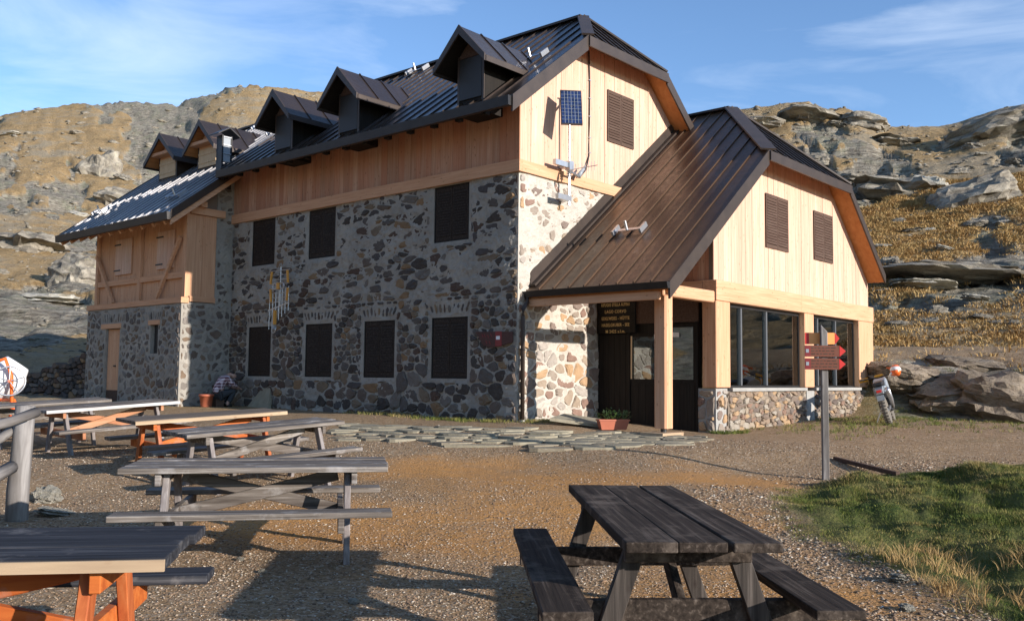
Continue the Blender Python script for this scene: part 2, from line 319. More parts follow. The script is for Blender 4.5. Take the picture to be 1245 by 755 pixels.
# ------------------------------------------------------------------ terrain
ctl = [(0, 0, 0), (0, 4, 0), (-3, 4, 0), (3, 4, -.05), (-2, 8, 0), (1, 7, 0), (4, 7, .02), (8, 7, .05), (-3.2, 11.2, .11), (-4.4, 13, .18), (-5.7, 12.9, .28), (-8, 16, .24), (-5, 9.4, .03), (-9, 9, .05),
       (4.1, 12.7, .13), (0, 13, .16), (8, 13, .2), (12, 14, .3), (2, 16, .36), (8, 20, .52), (14, 20, .55), (-14, 16, .3), (0, -8, -.4), (-8, -6, -.5), (9, -6, -.3), (-13, 3, -.1), (13, 3, 0)]
for u, v, z in [(0, -.3, .42), (-.8, -.8, .38), (0, 5, .44), (0, 10, .42), (-2, 14, .40), (-2, 20, .55), (-1, -3.8, .22), (1, -4, .21), (3.4, -3.9, .16), (6, -4, .24), (10, -4, .34), (14, -4, .41), (11, -5.4, .40), (2, -.3, .36), (-4, 5, .36), (-4, 10, .3), (-5, 16, .35), (5, 5, .4), (8, 15, .5), (14, 2, .5), (0, 22, .6), (16, -4, .45)]:
    p = Hw(u, v, z); ctl.append(tuple(p))
ctl = np.array(ctl)
def near_z(x, y):
    sh = np.shape(x); x = np.ravel(x).astype(float); y = np.ravel(y).astype(float); out = np.zeros(len(x))
    for i in range(0, len(x), 40000):
        d2 = (x[i:i+40000, None]-ctl[None, :, 0])**2+(y[i:i+40000, None]-ctl[None, :, 1])**2+.6
        w = d2**-1.7; out[i:i+40000] = (w*ctl[None, :, 2]).sum(1)/w.sum(1)
    return out.reshape(sh)
SKY = [(-60, 150), (0, 136), (40, 130), (75, 127), (120, 124), (150, 124), (200, 125), (230, 116), (270, 106), (300, 103), (340, 107), (380, 112), (440, 125), (520, 140), (700, 150), (843, 137), (870, 138), (905, 131), (960, 125), (990, 126), (1040, 134), (1065, 141), (1085, 152), (1150, 153), (1170, 150), (1200, 141), (1225, 132), (1245, 128), (1300, 120)]
SAZ = np.array([azpx(p[0]) for p in SKY]); STE = np.array([tanel(*p) for p in SKY])
LK_r = np.array([22, 31, 35.5, 39.5, 54, 90, 170, 290, 430.]); LK_y = [None, 487, 481, 436, 393, 338, 250, 'S', 'D']
RK_r = np.array([25.5, 28.0, 31.5, 37, 45, 58, 78, 104, 150.]); RK_y = [None, 436, 421, 380, 330, 270, 212, 'S', 'D']
def keys(ys, x):
    out = []
    for q in ys: out.append(q if q is None or isinstance(q, str) else tanel(x, q))
    return out
LT = keys(LK_y, 30); RT = keys(RK_y, 1150)
AZL, AZR = azpx(520), azpx(900)
def far_z(x, y):
    r = np.hypot(x, y); az = np.degrees(np.arctan2(x, y))
    ste = np.interp(az, SAZ, STE)
    fade = (1-sstep(62, 88, az))*(1-sstep(150, 178, -az))
    w = sstep(AZL, AZR, az)
    R = np.zeros((9,)+np.shape(r)); Z = np.zeros_like(R)
    for k in range(9):
        R[k] = LK_r[k]*(1-w)+RK_r[k]*w
        def te(T, k):
            if T[k] is None: return (.6-1.5)/R[k]
            if T[k] == 'S': return ste
            if T[k] == 'D': return ste*.55
            return T[k]*np.ones_like(r)
        t = te(LT, k)*(1-w)+te(RT, k)*w
        if k >= 6 and k < 7: t = np.minimum(t, ste-.01)
        Z[k] = 1.5+R[k]*t*(fade if k > 0 else 1)+(0 if k == 0 else (fade-1)*2.2)
    z = Z[0].copy()
    for k in range(8):
        t = np.clip((r-R[k])/(R[k+1]-R[k]), 0, 1); ts = t if k > 1 else t*t*(3-2*t)
        z = np.where(r > R[k], Z[k]*(1-ts)+Z[k+1]*ts, z)
    return z, R[0], w, fade
def poly_world(px, z): 
    o = []
    for x, y in px:
        d = ray(x, y); t = (z-1.5)/d[2]; o.append((d[0]*t, d[1]*t))
    return np.array(o)
GREEN = poly_world([(938, 603), (990, 591), (1100, 581), (1245, 575), (1420, 575), (1500, 760), (1330, 800), (1235, 750), (1180, 722), (1110, 692), (1040, 664), (960, 640)], .12)
def sdist(x, y, P):
    """signed distance, positive inside"""
    x = np.asarray(x, float); y = np.asarray(y, float); d = np.full(x.shape, 1e9); ins = np.zeros(x.shape, bool); n = len(P)
    for i in range(n):
        a = P[i]; b = P[(i+1) % n]; e = b-a; t = np.clip(((x-a[0])*e[0]+(y-a[1])*e[1])/(e@e), 0, 1)
        d = np.minimum(d, np.hypot(x-a[0]-t*e[0], y-a[1]-t*e[1]))
        c = ((a[1] > y) != (b[1] > y)); xi = a[0]+(y-a[1])/(b[1]-a[1]+1e-12)*e[0]; ins ^= c & (x < xi)
    return np.where(ins, d, -d)
def height(x, y, detail=True):
    x = np.asarray(x, float); y = np.asarray(y, float); r = np.hypot(x, y)
    zn = near_z(x, y); zf, r0, w, fade = far_z(x, y)
    t = sstep(0, 3.5, r-r0+1.0); z = zn*(1-t)+zf*t
    gm = sdist(x, y, GREEN); m = sstep(-.15, .7, gm)
    z = z+m*(.07+.26*fbm(x*1.1, y*1.1, s=40)+.09*fbm(x*3.5, y*3.5, s=41))
    rock = np.zeros_like(z)
    if detail:
        far = sstep(1, 8, r-r0)
        sk = 1-.65*sstep(.55, 1.0, (r-60*w-160*(1-w))/(60+80*(1-w)))
        amp = np.where(w > .5, .019, .014)*np.maximum(r-r0, 0)**.93*fade
        sc = 1/(3+.05*r)
        n1 = fbm(x*sc, y*sc, s=3, o=7, g=.55); n2 = fbm(x/9, y/9, s=9, o=5)
        rock = sstep(.0, .13, fbm(x/(3.5+.045*r), y/(3.5+.045*r), s=21, o=6, g=.62)-.085+.05*(1-w))*far*(1-w*sstep(2.4, 3.2, r-r0)*(1-sstep(5.5, 7.0, r-r0)))
        rock = np.maximum(rock, sstep(-1, .5, r-r0)*(1-sstep(2.5, 4.2, r-r0))*w*sstep(-.5, .1, n2+.25)*sstep(20, 24, np.degrees(np.arctan2(x, y))))
        z = z+amp*n1*sk
        # strata ledges on rocky ground
        per = (.55+.02*r)*(1-.0*w); q = (z*1.0+.22*(x*.9-y*.25)+1.3*n2)/per
        st = np.floor(q)+sstep(.62, .98, q-np.floor(q)); z = z+rock*(st-q)*per*.62*sk
        z = z+rock*.10*(1+r*.02)*fbm(x*.9, y*.9, s=33, o=4)
        z = z+far*.16*(1-rock)*np.abs(fbm(x*.8, y*.8, s=5, o=4))*w+far*(1-w)*.004*r*np.abs(fbm(x*.28, y*.28, s=6, o=5, g=.65))
        z = z+.012*fbm(x*3, y*3, s=50, o=3)
    return (z, rock, gm, w, r0) if detail != 2 else z
def hz(x, y): return float(height(np.array([x]), np.array([y]))[0][0])
def onground(px, py, z0=.2):
    z = z0
    for _ in range(25):
        d = ray(px, py); t = (z-1.5)/d[2]; x, y = d[0]*t, d[1]*t; z = .5*z+.5*hz(x, y)
    return x, y, z

azs = np.concatenate([np.arange(-180, -60, 2.0), np.arange(-60, -33, .5), np.arange(-33, 33, .13), np.arange(33, 60, .4), np.arange(60, 180, 2.0)])
rs = np.concatenate([np.linspace(.02, 2.5, 8), np.geomspace(2.8, 24, 120), np.geomspace(24.2, 60, 150), np.geomspace(60.5, 430, 190), np.geomspace(450, 1500, 10)])
AZ, RR = np.meshgrid(np.radians(azs), rs); X = RR*np.sin(AZ); Y = RR*np.cos(AZ)
Z, ROCK, GM, WW, R0 = height(X, Y)
Z = np.where(RR > 440, Z-(RR-440)*.12, Z)
nr, na = X.shape
idx = np.arange(nr*na).reshape(nr, na); nx = np.roll(idx, -1, 1)
Fq = np.stack([idx[:-1], idx[1:], nx[1:], nx[:-1]], -1).reshape(-1, 4)[:, ::-1]

def ground_mat():
    s = NT('mountain_ground'); a = s.n('ShaderNodeAttribute', attribute_name='mask'); sp = s.n('ShaderNodeSeparateColor'); s.l(a.outputs[0], sp.inputs[0])
    v = s.coord((1, 1, 1), False); nb = s.noise(v, .35, 6, .6); nm = s.noise(v, 2.5, 6, .65); nf = s.noise(v, 14, 6, .7)
    vo = s.n('ShaderNodeTexVoronoi'); vo.inputs['Scale'].default_value = 38; s.l(v, vo.inputs[0])
    vs2 = s.n('ShaderNodeSeparateColor'); s.l(vo.outputs['Color'], vs2.inputs[0])
    gravel = s.ramp(vs2.outputs[0], [(0, (.11, .075, .045)), (.35, (.24, .17, .105)), (.7, (.36, .275, .185)), (1, (.50, .42, .32))])
    dirt = s.mix(s.rng(nm, .3, .7), (.22, .135, .065), (.33, .215, .11))
    g = s.mix(s.rng(nf, .4, .62, .15, .75), dirt, gravel)
    orange = s.mix(s.rng(nm, .3, .7), (.52, .25, .07), (.40, .205, .075)); g = s.mix(s.math('MULTIPLY', sp.outputs[2], s.rng(nf, .3, .65, 1.0, .6)), g, orange)
    dry = s.ramp(nm, [(.25, (.20, .125, .055)), (.45, (.35, .23, .105)), (.6, (.46, .325, .165)), (.8, (.40, .30, .16))])
    dry = s.mix(s.rng(nb, .42, .6, 0, .7), dry, (.30, .215, .11)); v9 = s.coord((.06, .06, .1), False); n9 = s.noise(v9, 1.5, 8, .7); dry = s.mix(s.rng(n9, .5, .6, 0, .55), dry, (.30, .28, .22)); dry = s.mix(s.rng(n9, .44, .36, 0, .5), dry, (.15, .11, .06)); dry = s.mix(s.rng(nf, .5, .7, 0, .5), dry, (.12, .085, .045))
    v4 = s.coord((.5, .5, 3.2), False, (.25, .1, 0)); ns_ = s.noise(v4, 1.6, 7, .7, .5)
    rk = s.ramp(ns_, [(.3, (.05, .042, .032)), (.45, (.20, .175, .135)), (.58, (.36, .325, .255)), (.72, (.50, .46, .36))])
    rk = s.mix(s.rng(nb, .5, .65, 0, .5), rk, (.25, .26, .16)); rk = s.mix(s.rng(nf, .55, .7, 0, .5), rk, (.10, .095, .085))
    col = s.mix(a.outputs['Alpha'], g, dry); col = s.mix(s.rng(s.math('ADD', sp.outputs[0], s.math('MULTIPLY', s.math('SUBTRACT', nf, .5), .9)), .35, .55), col, rk)
    green = s.mix(s.rng(nm, .35, .65), (.05, .07, .018), (.13, .12, .04)); col = s.mix(sp.outputs[1], col, green)
    b = s.bump(s.math('ADD', nf, s.math('MULTIPLY', s.math('SUBTRACT', 1.0, vo.outputs[0]), .35)), .9, .035)
    b2 = s.n('ShaderNodeBump'); b2.inputs['Strength'].default_value = .9; b2.inputs['Distance'].default_value = .45; n7 = s.noise(s.coord((1, 1, 1), False), .55, 10, .72); s.l(s.math('ADD', s.math('MULTIPLY', n7, 2.2), s.math('ADD', ns_, nm)), b2.inputs['Height'])
    mm = s.n('ShaderNodeMix', data_type='VECTOR'); s.l(s.math('MAXIMUM', sp.outputs[0], s.math('MULTIPLY', a.outputs['Alpha'], .75)), mm.inputs[0]); s.l(b, mm.inputs[4]); s.l(b2.outputs[0], mm.inputs[5]); s.l(mm.outputs[1], s.p.inputs['Normal'])
    return s.set(col, .95, 0, .1)
M['ground'] = ground_mat()
ground = np_mesh('ground', np.stack([X, Y, Z], -1).reshape(-1, 3), Fq, M['ground'], smooth=True); ground['kind'] = 'structure'
def orange_mask(x, y):
    c = poly_world([(430, 640), (560, 590), (640, 600), (900, 600), (700, 640), (560, 660), (900, 720)], 0)
    d = np.full(np.shape(x), 9.)
    for q, rad in zip(c, (1.2, 1.4, 1.5, 1.2, 1.6, 1.1, .9)): d = np.minimum(d, np.hypot((x-q[0])*.75, y-q[1])/rad)
    return (1-sstep(.35, 1.35, d+.8*fbm(x*.8, y*1.3, s=60, o=6, g=.6)))*1.0
ms_ = np.zeros(X.shape+(4,))
dryf = sstep(1.5, 5, RR-R0+1.2*fbm(X/3, Y/3, s=8)); path = (sstep(2.6, 3.6, RR-R0)*(1-sstep(5.2, 6.6, RR-R0)))*WW
ms_[..., 0] = ROCK; ms_[..., 1] = sstep(-.1, .35, GM+.25*fbm(X*2, Y*2, s=70)); ms_[..., 2] = orange_mask(X, Y)*(RR < 20); ms_[..., 3] = np.clip(dryf*(1-path*.9), 0, 1)
wg = sstep(-.2, .5, fbm(X*.6, Y*.6, s=77)+.25*sstep(16, 20, Y+0*X)-.15)*sstep(6.5, 8, X)*sstep(15, 19, Y)*(RR < R0+2)
ms_[..., 1] = np.maximum(ms_[..., 1], wg*.5)
at = ground.data.attributes.new('mask', 'FLOAT_COLOR', 'POINT'); at.data.foreach_set('color', ms_.reshape(-1).astype(np.float32))

# ------------------------------------------------------------------ rocks, pebbles, grass
def rock_mesh(name, seed, flat=.55, mat=None, sub=3):
    import bmesh
    bm = bmesh.new(); bmesh.ops.create_icosphere(bm, subdivisions=sub, radius=1)
    P = np.array([v.co[:] for v in bm.verts]); n = fbm(P[:, 0]*1.3, P[:, 1]*1.3, P[:, 2]*1.3, 3, seed)
    P = P*(1+.45*n[:, None]); P[:, 0] = np.sign(P[:, 0])*np.abs(P[:, 0])**.8
    q = P[:, 2]*3.2+.5*P[:, 0]; st = np.floor(q)+sstep(.6, 1, q-np.floor(q)); P[:, :2] *= (1+.22*vnoise(np.floor(q)*1.7, seed*3.1, s=seed))[:, None]
    P[:, 2] += (st-q)/3.2*.7; q2 = P[:, 2]*11+1.5*P[:, 0]+vnoise(P[:, 0]*2, P[:, 1]*2, s=seed+9); rid = vnoise(np.floor(q2)*2.3, seed*1.7, s=seed+4)+sstep(.7, 1, q2-np.floor(q2))*.0; P[:, :2] *= (1+.09*rid)[:, None]; P *= (1+.10*fbm(P[:, 0]*5, P[:, 1]*5, P[:, 2]*5, 4, seed+7))[:, None]; P[:, 2] *= flat; P += .05*np.stack([vnoise(P[:, 0]*5, P[:, 1]*5, P[:, 2]*5, seed+k) for k in range(3)], -1)
    for v, p in zip(bm.verts, P): v.co = p
    me = bpy.data.meshes.new(name); bm.to_mesh(me); bm.free(); me.materials.append(mat or M['rock']); return me
def rock_mat(name, dark, mid, lite, lich):
    s = NT(name); v = s.coord((1, 1, 4), True, (.2, .1, 0)); n = s.noise(v, 1.5, 7, .7, .4); v2 = s.coord((1, 1, 1)); n2 = s.noise(v2, 5, 6, .7)
    c = s.ramp(n, [(.28, dark), (.48, mid), (.68, lite)]); c = s.mix(s.rng(n2, .55, .68, 0, .55), c, lich); c = s.mix(s.rng(s.noise(v2, 14, 4, .7), .58, .7, 0, .6), c, dark); s.bump(s.math('ADD', n, n2), .9, .12)
    return s.set(c, .92, 0, .15)
M['rock'] = rock_mat('lichen_rock', (.06, .052, .042), (.21, .185, .145), (.40, .36, .285), (.33, .31, .20))
M['rock_pale'] = rock_mat('pale_rock', (.20, .18, .14), (.38, .35, .28), (.52, .49, .41), (.46, .45, .32))
M['rock_brown'] = rock_mat('brown_rock', (.07, .055, .04), (.20, .16, .115), (.34, .28, .21), (.28, .22, .14))
RM = [rock_mesh('rock', i, .5+.1*(i % 3), None, 4) for i in range(6)]; RMP = [rock_mesh('pale_rock', 20+i, .4, M['rock_pale'], 4) for i in range(2)]; RMB = [rock_mesh('brown_rock', 30+i, .5, M['rock_brown'], 4) for i in range(3)]
def raycast_terrain(px, py, rmin=20):
    d = ray(px, py); h = math.hypot(d[0], d[1]); rr_ = np.geomspace(rmin, 430, 900); x = d[0]/h*rr_; y = d[1]/h*rr_; z = 1.5+d[2]/h*rr_
    hh = height(x, y)[0]; k = np.where(hh > z)[0]
    if len(k) == 0: return None
    k = k[0]; return x[k], y[k], hh[k], rr_[k]
def put_rock(px, py, wpx, hpx, label=None, cat='rock', pale=False, rotz=None, tilt=.15, group=None, i=None, rmin=20, name='rock', brown=False):
    q = raycast_terrain(px, py+hpx*.3, rmin)
    if q is None: return
    x, y, z, r = q; sc = wpx/2/F_PX*r*1.05; hh = hpx/2/F_PX*r*1.3
    LL = RMB if brown else RMP if pale else RM; me = LL[(i if i is not None else random.randrange(9)) % len(LL)]
    o = bpy.data.objects.new(name, me); COL.objects.link(o); o.location = (x, y, z-hh*.15)
    o.rotation_euler = (random.uniform(-.1, .1), tilt, random.uniform(-.4, .4) if rotz is None else rotz); o.scale = (sc, sc*.8, hh/.5)
    if label: tag(o, label, cat, group)
    return o
named = [
 (1085, 222, 82, 34, 'large dark layered rock ledge beside the annex roof on the right slope', 0, .12), (1128, 220, 36, 30, 'pale yellow-grey flat rock face at the right end of the dark ledge', 1, .1),
 (1180, 235, 90, 30, 'long dark slab rising to the right near the right edge of the photo', 0, -.3), (1118, 343, 62, 14, 'flat pale grey slab in dry grass right of the annex', 1, .05),
 (1048, 145, 50, 20, 'blocky cracked rock outcrop on the skyline behind the annex roof', 0, .1), (1215, 152, 110, 26, 'broad rounded rock dome on the right skyline', 0, -.25),
 (1085, 170, 50, 14, 'green-grey rock hump just below the skyline saddle', 0, .1), (1150, 330, 130, 16, 'long dark rock shelf above the dirt track', 0, .05),
 (1105, 452, 70, 26, 'brown undercut rock ledge right behind the parked motorcycle', 2, .12), (1150, 478, 80, 30, 'rounded brown rock hump right of the motorcycle', 2, -.1), (1215, 470, 90, 44, 'wide brown layered outcrop at the right edge beside the yard', 2, .15), (1180, 440, 70, 18, 'flat brown slab on top of the bank right of the motorcycle', 2, .1),
 (1215, 330, 80, 26, 'dark rock rib low on the right edge of the slope', 0, .1), (985, 140, 60, 14, 'grey layered rock slabs right above the annex roof hip', 0, .15), (930, 150, 50, 12, 'narrow grey slab on the skyline left of the other slabs', 0, .1),
 (125, 195, 44, 52, 'tall split crag standing out of the left mountainside', 0, .1), (100, 122, 26, 9, 'small twin rock knob on the left skyline', 0, 0), (90, 330, 60, 36, 'cracked grey boulder beside the timber upper storey of the small wing', 0, .1),
 (30, 290, 80, 36, 'rounded green-grey rock hump at the left edge of the photo', 0, 0), (60, 360, 60, 14, 'low flat grey rocks just above the shaded slope', 1, 0), (150, 240, 50, 20, 'grey rock patch below the split crag', 0, .2)]
for k, (px, py, w_, h_, lab, pale, tl) in enumerate(named): put_rock(px, py, w_, h_, lab, pale=(pale == 1), brown=(pale == 2), tilt=tl, i=k)
cnt = 0
for k in range(64):
    left = k % 4 == 0
    px = random.uniform(0, 250) if left else random.uniform(930, 1245)
    if k % 8 == 4: px = random.uniform(250, 480)
    py = random.uniform(130, 380) if left or px < 500 else random.uniform(140, 400); pl_ = random.random() < .3; lab_ = ('pale' if pl_ else 'dark grey')+' lichen-covered rock '+('high up' if py < 230 else 'half-way up' if py < 310 else 'low down')+' on the grassy '+('left mountainside' if px < 600 else 'right slope')
    w_ = random.uniform(8, 30)*(.8 if left else 1); o = put_rock(px, py, w_, w_*random.uniform(.25, .5), lab_, group=('rocks on the left mountainside' if px < 600 else 'rocks on the right slope'), tilt=random.uniform(-.2, .3), pale=pl_)

# dry grass on the right slope
def blades(name, P, n_per, hgt, wid, spread, mat, kind='stuff', lean=.5):
    n = len(P)*n_per; base = np.repeat(P, n_per, 0); hh = np.repeat(hgt, n_per) if np.ndim(hgt) else np.full(n, hgt)
    hh = hh*RS.uniform(.5, 1.1, n); a = RS.uniform(0, 2*PI, n); sp = RS.uniform(0, 1, n)**.7*np.repeat(np.broadcast_to(spread, len(P)), n_per)
    bx = base+np.stack([np.cos(a)*sp, np.sin(a)*sp, np.zeros(n)], -1)
    a2 = RS.uniform(0, 2*PI, n); wd = np.repeat(np.broadcast_to(wid, len(P)), n_per)*RS.uniform(.6, 1.2, n); side = np.stack([np.cos(a2)*wd, np.sin(a2)*wd, np.zeros(n)], -1)
    ln = lean*hh*RS.uniform(.2, 1.2, n); dr = np.stack([np.cos(a)*ln, np.sin(a)*ln, hh], -1)
    mid = bx+dr*np.array([.35, .35, .6]); tip = bx+dr
    V = np.stack([bx-side, bx+side, mid-side*.7, mid+side*.7, tip], 1).reshape(-1, 3); b = np.arange(n)[:, None]*5
    Ft = np.concatenate([b+np.array([[0, 1, 3]]), b+np.array([[0, 3, 2]]), b+np.array([[2, 3, 4]])])
    o = np_mesh(name, V, Ft, mat); o['kind'] = kind; return o
def grassmat(name, stops):
    s = NT(name); g = s.n('ShaderNodeNewGeometry'); v = s.coord((1, 1, 1), False); n = s.noise(v, .9, 4)
    r = s.math('ADD', s.math('MULTIPLY', g.outputs['Random Per Island'], .42), s.rng(n, .34, .66, 0, .58)); return s.set(s.ramp(r, stops), .8, 0, .15)
M['drygrass'] = grassmat('dry_grass', [(0, (.18, .10, .04)), (.3, (.36, .22, .085)), (.6, (.46, .31, .13)), (.85, (.42, .30, .13)), (1, (.54, .42, .22))])
M['greengrass'] = grassmat('green_grass', [(0, (.04, .06, .014)), (.25, (.08, .115, .022)), (.46, (.14, .155, .035)), (.66, (.22, .19, .06)), (.85, (.32, .235, .10)), (1, (.38, .28, .14))])
N = 32000; rr_ = np.sqrt(RS.uniform(26.**2, 75.**2, N)); aa = np.radians(RS.uniform(azpx(860), azpx(1260), N)); gx = rr_*np.sin(aa); gy = rr_*np.cos(aa)
gz, grk, _, gw, gr0 = height(gx, gy); pth = (rr_-gr0 > 2.6) & (rr_-gr0 < 6); cl = fbm(gx/2, gy/2, s=15)
k = (grk < .6) & (rr_-gr0 > 1.5) & ~(pth & (RS.uniform(0, 1, N) < .93)) & (cl > -.5)
gp = np.stack([gx, gy, gz-.05], -1)[k]; blades('dry_grass', gp, 11, .10+.13*np.clip(cl[k]+.3, 0, 1), .009+.0004*rr_[k], .32, M['drygrass'], lean=1.5)
N = 15000; gx = RS.uniform(GREEN[:, 0].min(), GREEN[:, 0].max(), N*3); gy = RS.uniform(GREEN[:, 1].min(), GREEN[:, 1].max(), N*3)
sdv = sdist(gx, gy, GREEN); k = (sdv+.5*fbm(gx*2, gy*2, s=71) > .05) & (fbm(gx*1.5, gy*1.5, s=73) > RS.uniform(-.6, .12, N*3)-.3*np.clip(sdv, 0, 1)); gx, gy = gx[k][:N], gy[k][:N]; gz = height(gx, gy)[0]
cl = fbm(gx*1.2, gy*1.2, s=72); blades('green_grass', np.stack([gx, gy, gz-.02], -1), 12, np.where(cl > .25, .06, .022+.025*np.clip(cl+.5, 0, 1)), .003, .09, M['greengrass'], lean=.9)
k = (RS.uniform(0, 1, len(gx)) < .05) & (np.hypot(gx-3.45, gy-6.9) < 1.0); blades('straw_tufts', np.stack([gx, gy, gz], -1)[k], 26, .12, .0025, .07, M['drygrass'], lean=1.1)
# weeds along the foot of the walls
pts = []
for (u0, v0, u1, v1, n, sp) in [(-.35, 0.1, -.35, 6, 170, .25), (0, -.45, 2.0, -.5, 140, .22), (3.5, -4.0, 4.4, -4.05, 30, .12), (3.1, -3.9, 3.3, -4.0, 25, .1), (9, -4.1, 10, -4.2, 20, .15), (4.5, -5.5, 14, -6, 260, 1.1), (8, -7, 14, -7.5, 200, 1.4)]:
    for _ in range(n):
        t = random.random(); q = Hw(u0+(u1-u0)*t+random.gauss(0, sp), v0+(v1-v0)*t+random.gauss(0, sp)); pts.append((q[0], q[1]))
pts = np.array(pts); blades('wall_foot_grass', np.stack([pts[:, 0], pts[:, 1], height(pts[:, 0], pts[:, 1])[0]-.01], -1), 14, .09, .005, .09, M['greengrass'], lean=.9)
# gravel pebbles, r < 17
def pebbles(name, P, size, mat):
    n = len(P); base = np.array([[1, 0, 0], [0, 1, 0], [-1, 0, 0], [0, -1, 0], [.1, .1, .75], [0, 0, -.6], [.65, .65, .15], [-.65, -.6, .2]])
    fc = np.array([[0, 6, 4], [6, 1, 4], [1, 2, 4], [2, 7, 4], [7, 3, 4], [3, 0, 4], [0, 3, 5], [6, 0, 5], [1, 6, 5], [2, 1, 5], [7, 2, 5], [3, 7, 5]])
    V = base[None]*RS.uniform(.6, 1.3, (n, 8, 1))*size[:, None, None]*np.stack([np.ones(n), RS.uniform(.5, .9, n), RS.uniform(.35, .7, n)], -1)[:, None]
    a = RS.uniform(0, 2*PI, n); c, s_ = np.cos(a)[:, None], np.sin(a)[:, None]; tl = RS.normal(0, .25, n)[:, None]
    x, y, z = V[..., 0], V[..., 1], V[..., 2]; V = np.stack([x*c-y*s_, x*s_+y*c, z+tl*x], -1)+P[:, None]
    Fp = (np.arange(n)[:, None, None]*8+fc[None]).reshape(-1, 3); o = np_mesh(name, V.reshape(-1, 3), Fp, mat); o['kind'] = 'stuff'; return o
s = NT('gravel_pebbles'); g = s.n('ShaderNodeNewGeometry'); M['pebble'] = s.set(s.ramp(g.outputs['Random Per Island'], [(0, (.08, .055, .038)), (.3, (.19, .13, .082)), (.55, (.28, .18, .11)), (.75, (.30, .235, .165)), (.93, (.40, .335, .25)), (1, (.56, .50, .41))]), .85, 0, .25)
N = 115000; rr_ = 2.5*(17/2.5)**RS.uniform(0, 1, N)**.8; aa = np.radians(RS.uniform(-33, 33, N)); gx = rr_*np.sin(aa); gy = rr_*np.cos(aa)
dn = fbm(gx*.9, gy*.9, s=55)-.6*orange_mask(gx, gy); gg = sdist(gx, gy, GREEN); k = (dn > RS.uniform(-.8, .15, N)) & (gg < 0.1)
gx, gy, rr_, gg = gx[k], gy[k], rr_[k], gg[k]; gz = height(gx, gy)[0]
sz = .0045+.006*RS.uniform(0, 1, len(gx))**3*1.5+.0006*rr_; edge = (gg > -.9); sz = np.where(edge, sz*RS.uniform(1, 1.9, len(gx)), sz)
pebbles('gravel', np.stack([gx, gy, gz+.001], -1), sz, M['pebble'])
N = 700; rr_ = RS.uniform(3, 22, N); aa = np.radians(RS.uniform(-33, 33, N)); gx = rr_*np.sin(aa); gy = rr_*np.cos(aa); k = sdist(gx, gy, GREEN) < 0
gx, gy = gx[k], gy[k]; pebbles('larger_stones', np.stack([gx, gy, height(gx, gy)[0]], -1), RS.uniform(.012, .032, len(gx)), M['pebble'])

def hill_scatter(name, n, a0, a1, r0_, r1_, smin, smax, mat):
    rr2 = r0_*(r1_/r0_)**RS.uniform(0, 1, n); aa2 = np.radians(RS.uniform(a0, a1, n)); x = rr2*np.sin(aa2); y = rr2*np.cos(aa2); z, rk_, _, w_, g0 = height(x, y)
    c = fbm(x/(4+.04*rr2), y/(4+.04*rr2), s=91); k = (c > RS.uniform(-.35, .3, n)) & ((rr2-g0 > 6.5) | (w_ < .5)) & (rr2-g0 > 3)
    sz = (smin+(smax-smin)*RS.uniform(0, 1, k.sum())**4)*rr2[k]; pebbles(name, np.stack([x, y, z], -1)[k], sz, mat)
hill_scatter('scattered_hill_rocks', 9000, azpx(-20), azpx(520), 34, 320, .0008, .0065, M['rock'])
hill_scatter('scattered_slope_rocks', 4500, azpx(880), azpx(1270), 32, 110, .0008, .006, M['rock'])
# ------------------------------------------------------------------ the hut
S = HS
hut = empty('mountain_hut', 'large stone mountain refuge with larch cladding, brown metal roofs and a glazed annex', 'building', (O_[0], O_[1], HZ0), YAW)
EL, ZE, SL = -.95, 8.38, .769           # main eave u, z, slope
URD, ZRD = 4.15, 12.3                   # main ridge
SR = .83
VG, VBK = -.6, 12.5                     # gable verge plane, far end
ZH = 10.7; UHL = EL+(ZH-ZE)/SL; UHR = URD+(ZRD-ZH)/SR; VAP = 1.1
mzl = lambda u: ZE+SL*(u-EL)
mzr = lambda u: ZRD-SR*(u-URD)
def mz(u): return min(mzl(u), mzr(u), ZH+.0)
AE, AZE, ASL, AUR, AZR_, ASR = .33, 3.72, .78, 8.35, 9.98, .855   # annex roof
AV, AVB = -4.2, 3.0; AZH = 7.63; AHL = AE+(AZH-AZE)/ASL; AHR = AUR+(AZR_-AZH)/ASR; AVAP = -1.55; ARE = 14.1; AREZ = AZR_-ASR*(ARE-AUR)
azl = lambda u: AZE+ASL*(u-AE)
azr = lambda u: AZR_-ASR*(u-AUR)
WE, WZE, WSL, WV0, WV1 = -2.6, 6.75, .78, 12.6, 21.0; WU, WVC, WVE = -1.85, 13.1, 20.0   # wing
WRZ = WZE+WSL*(URD-WE)

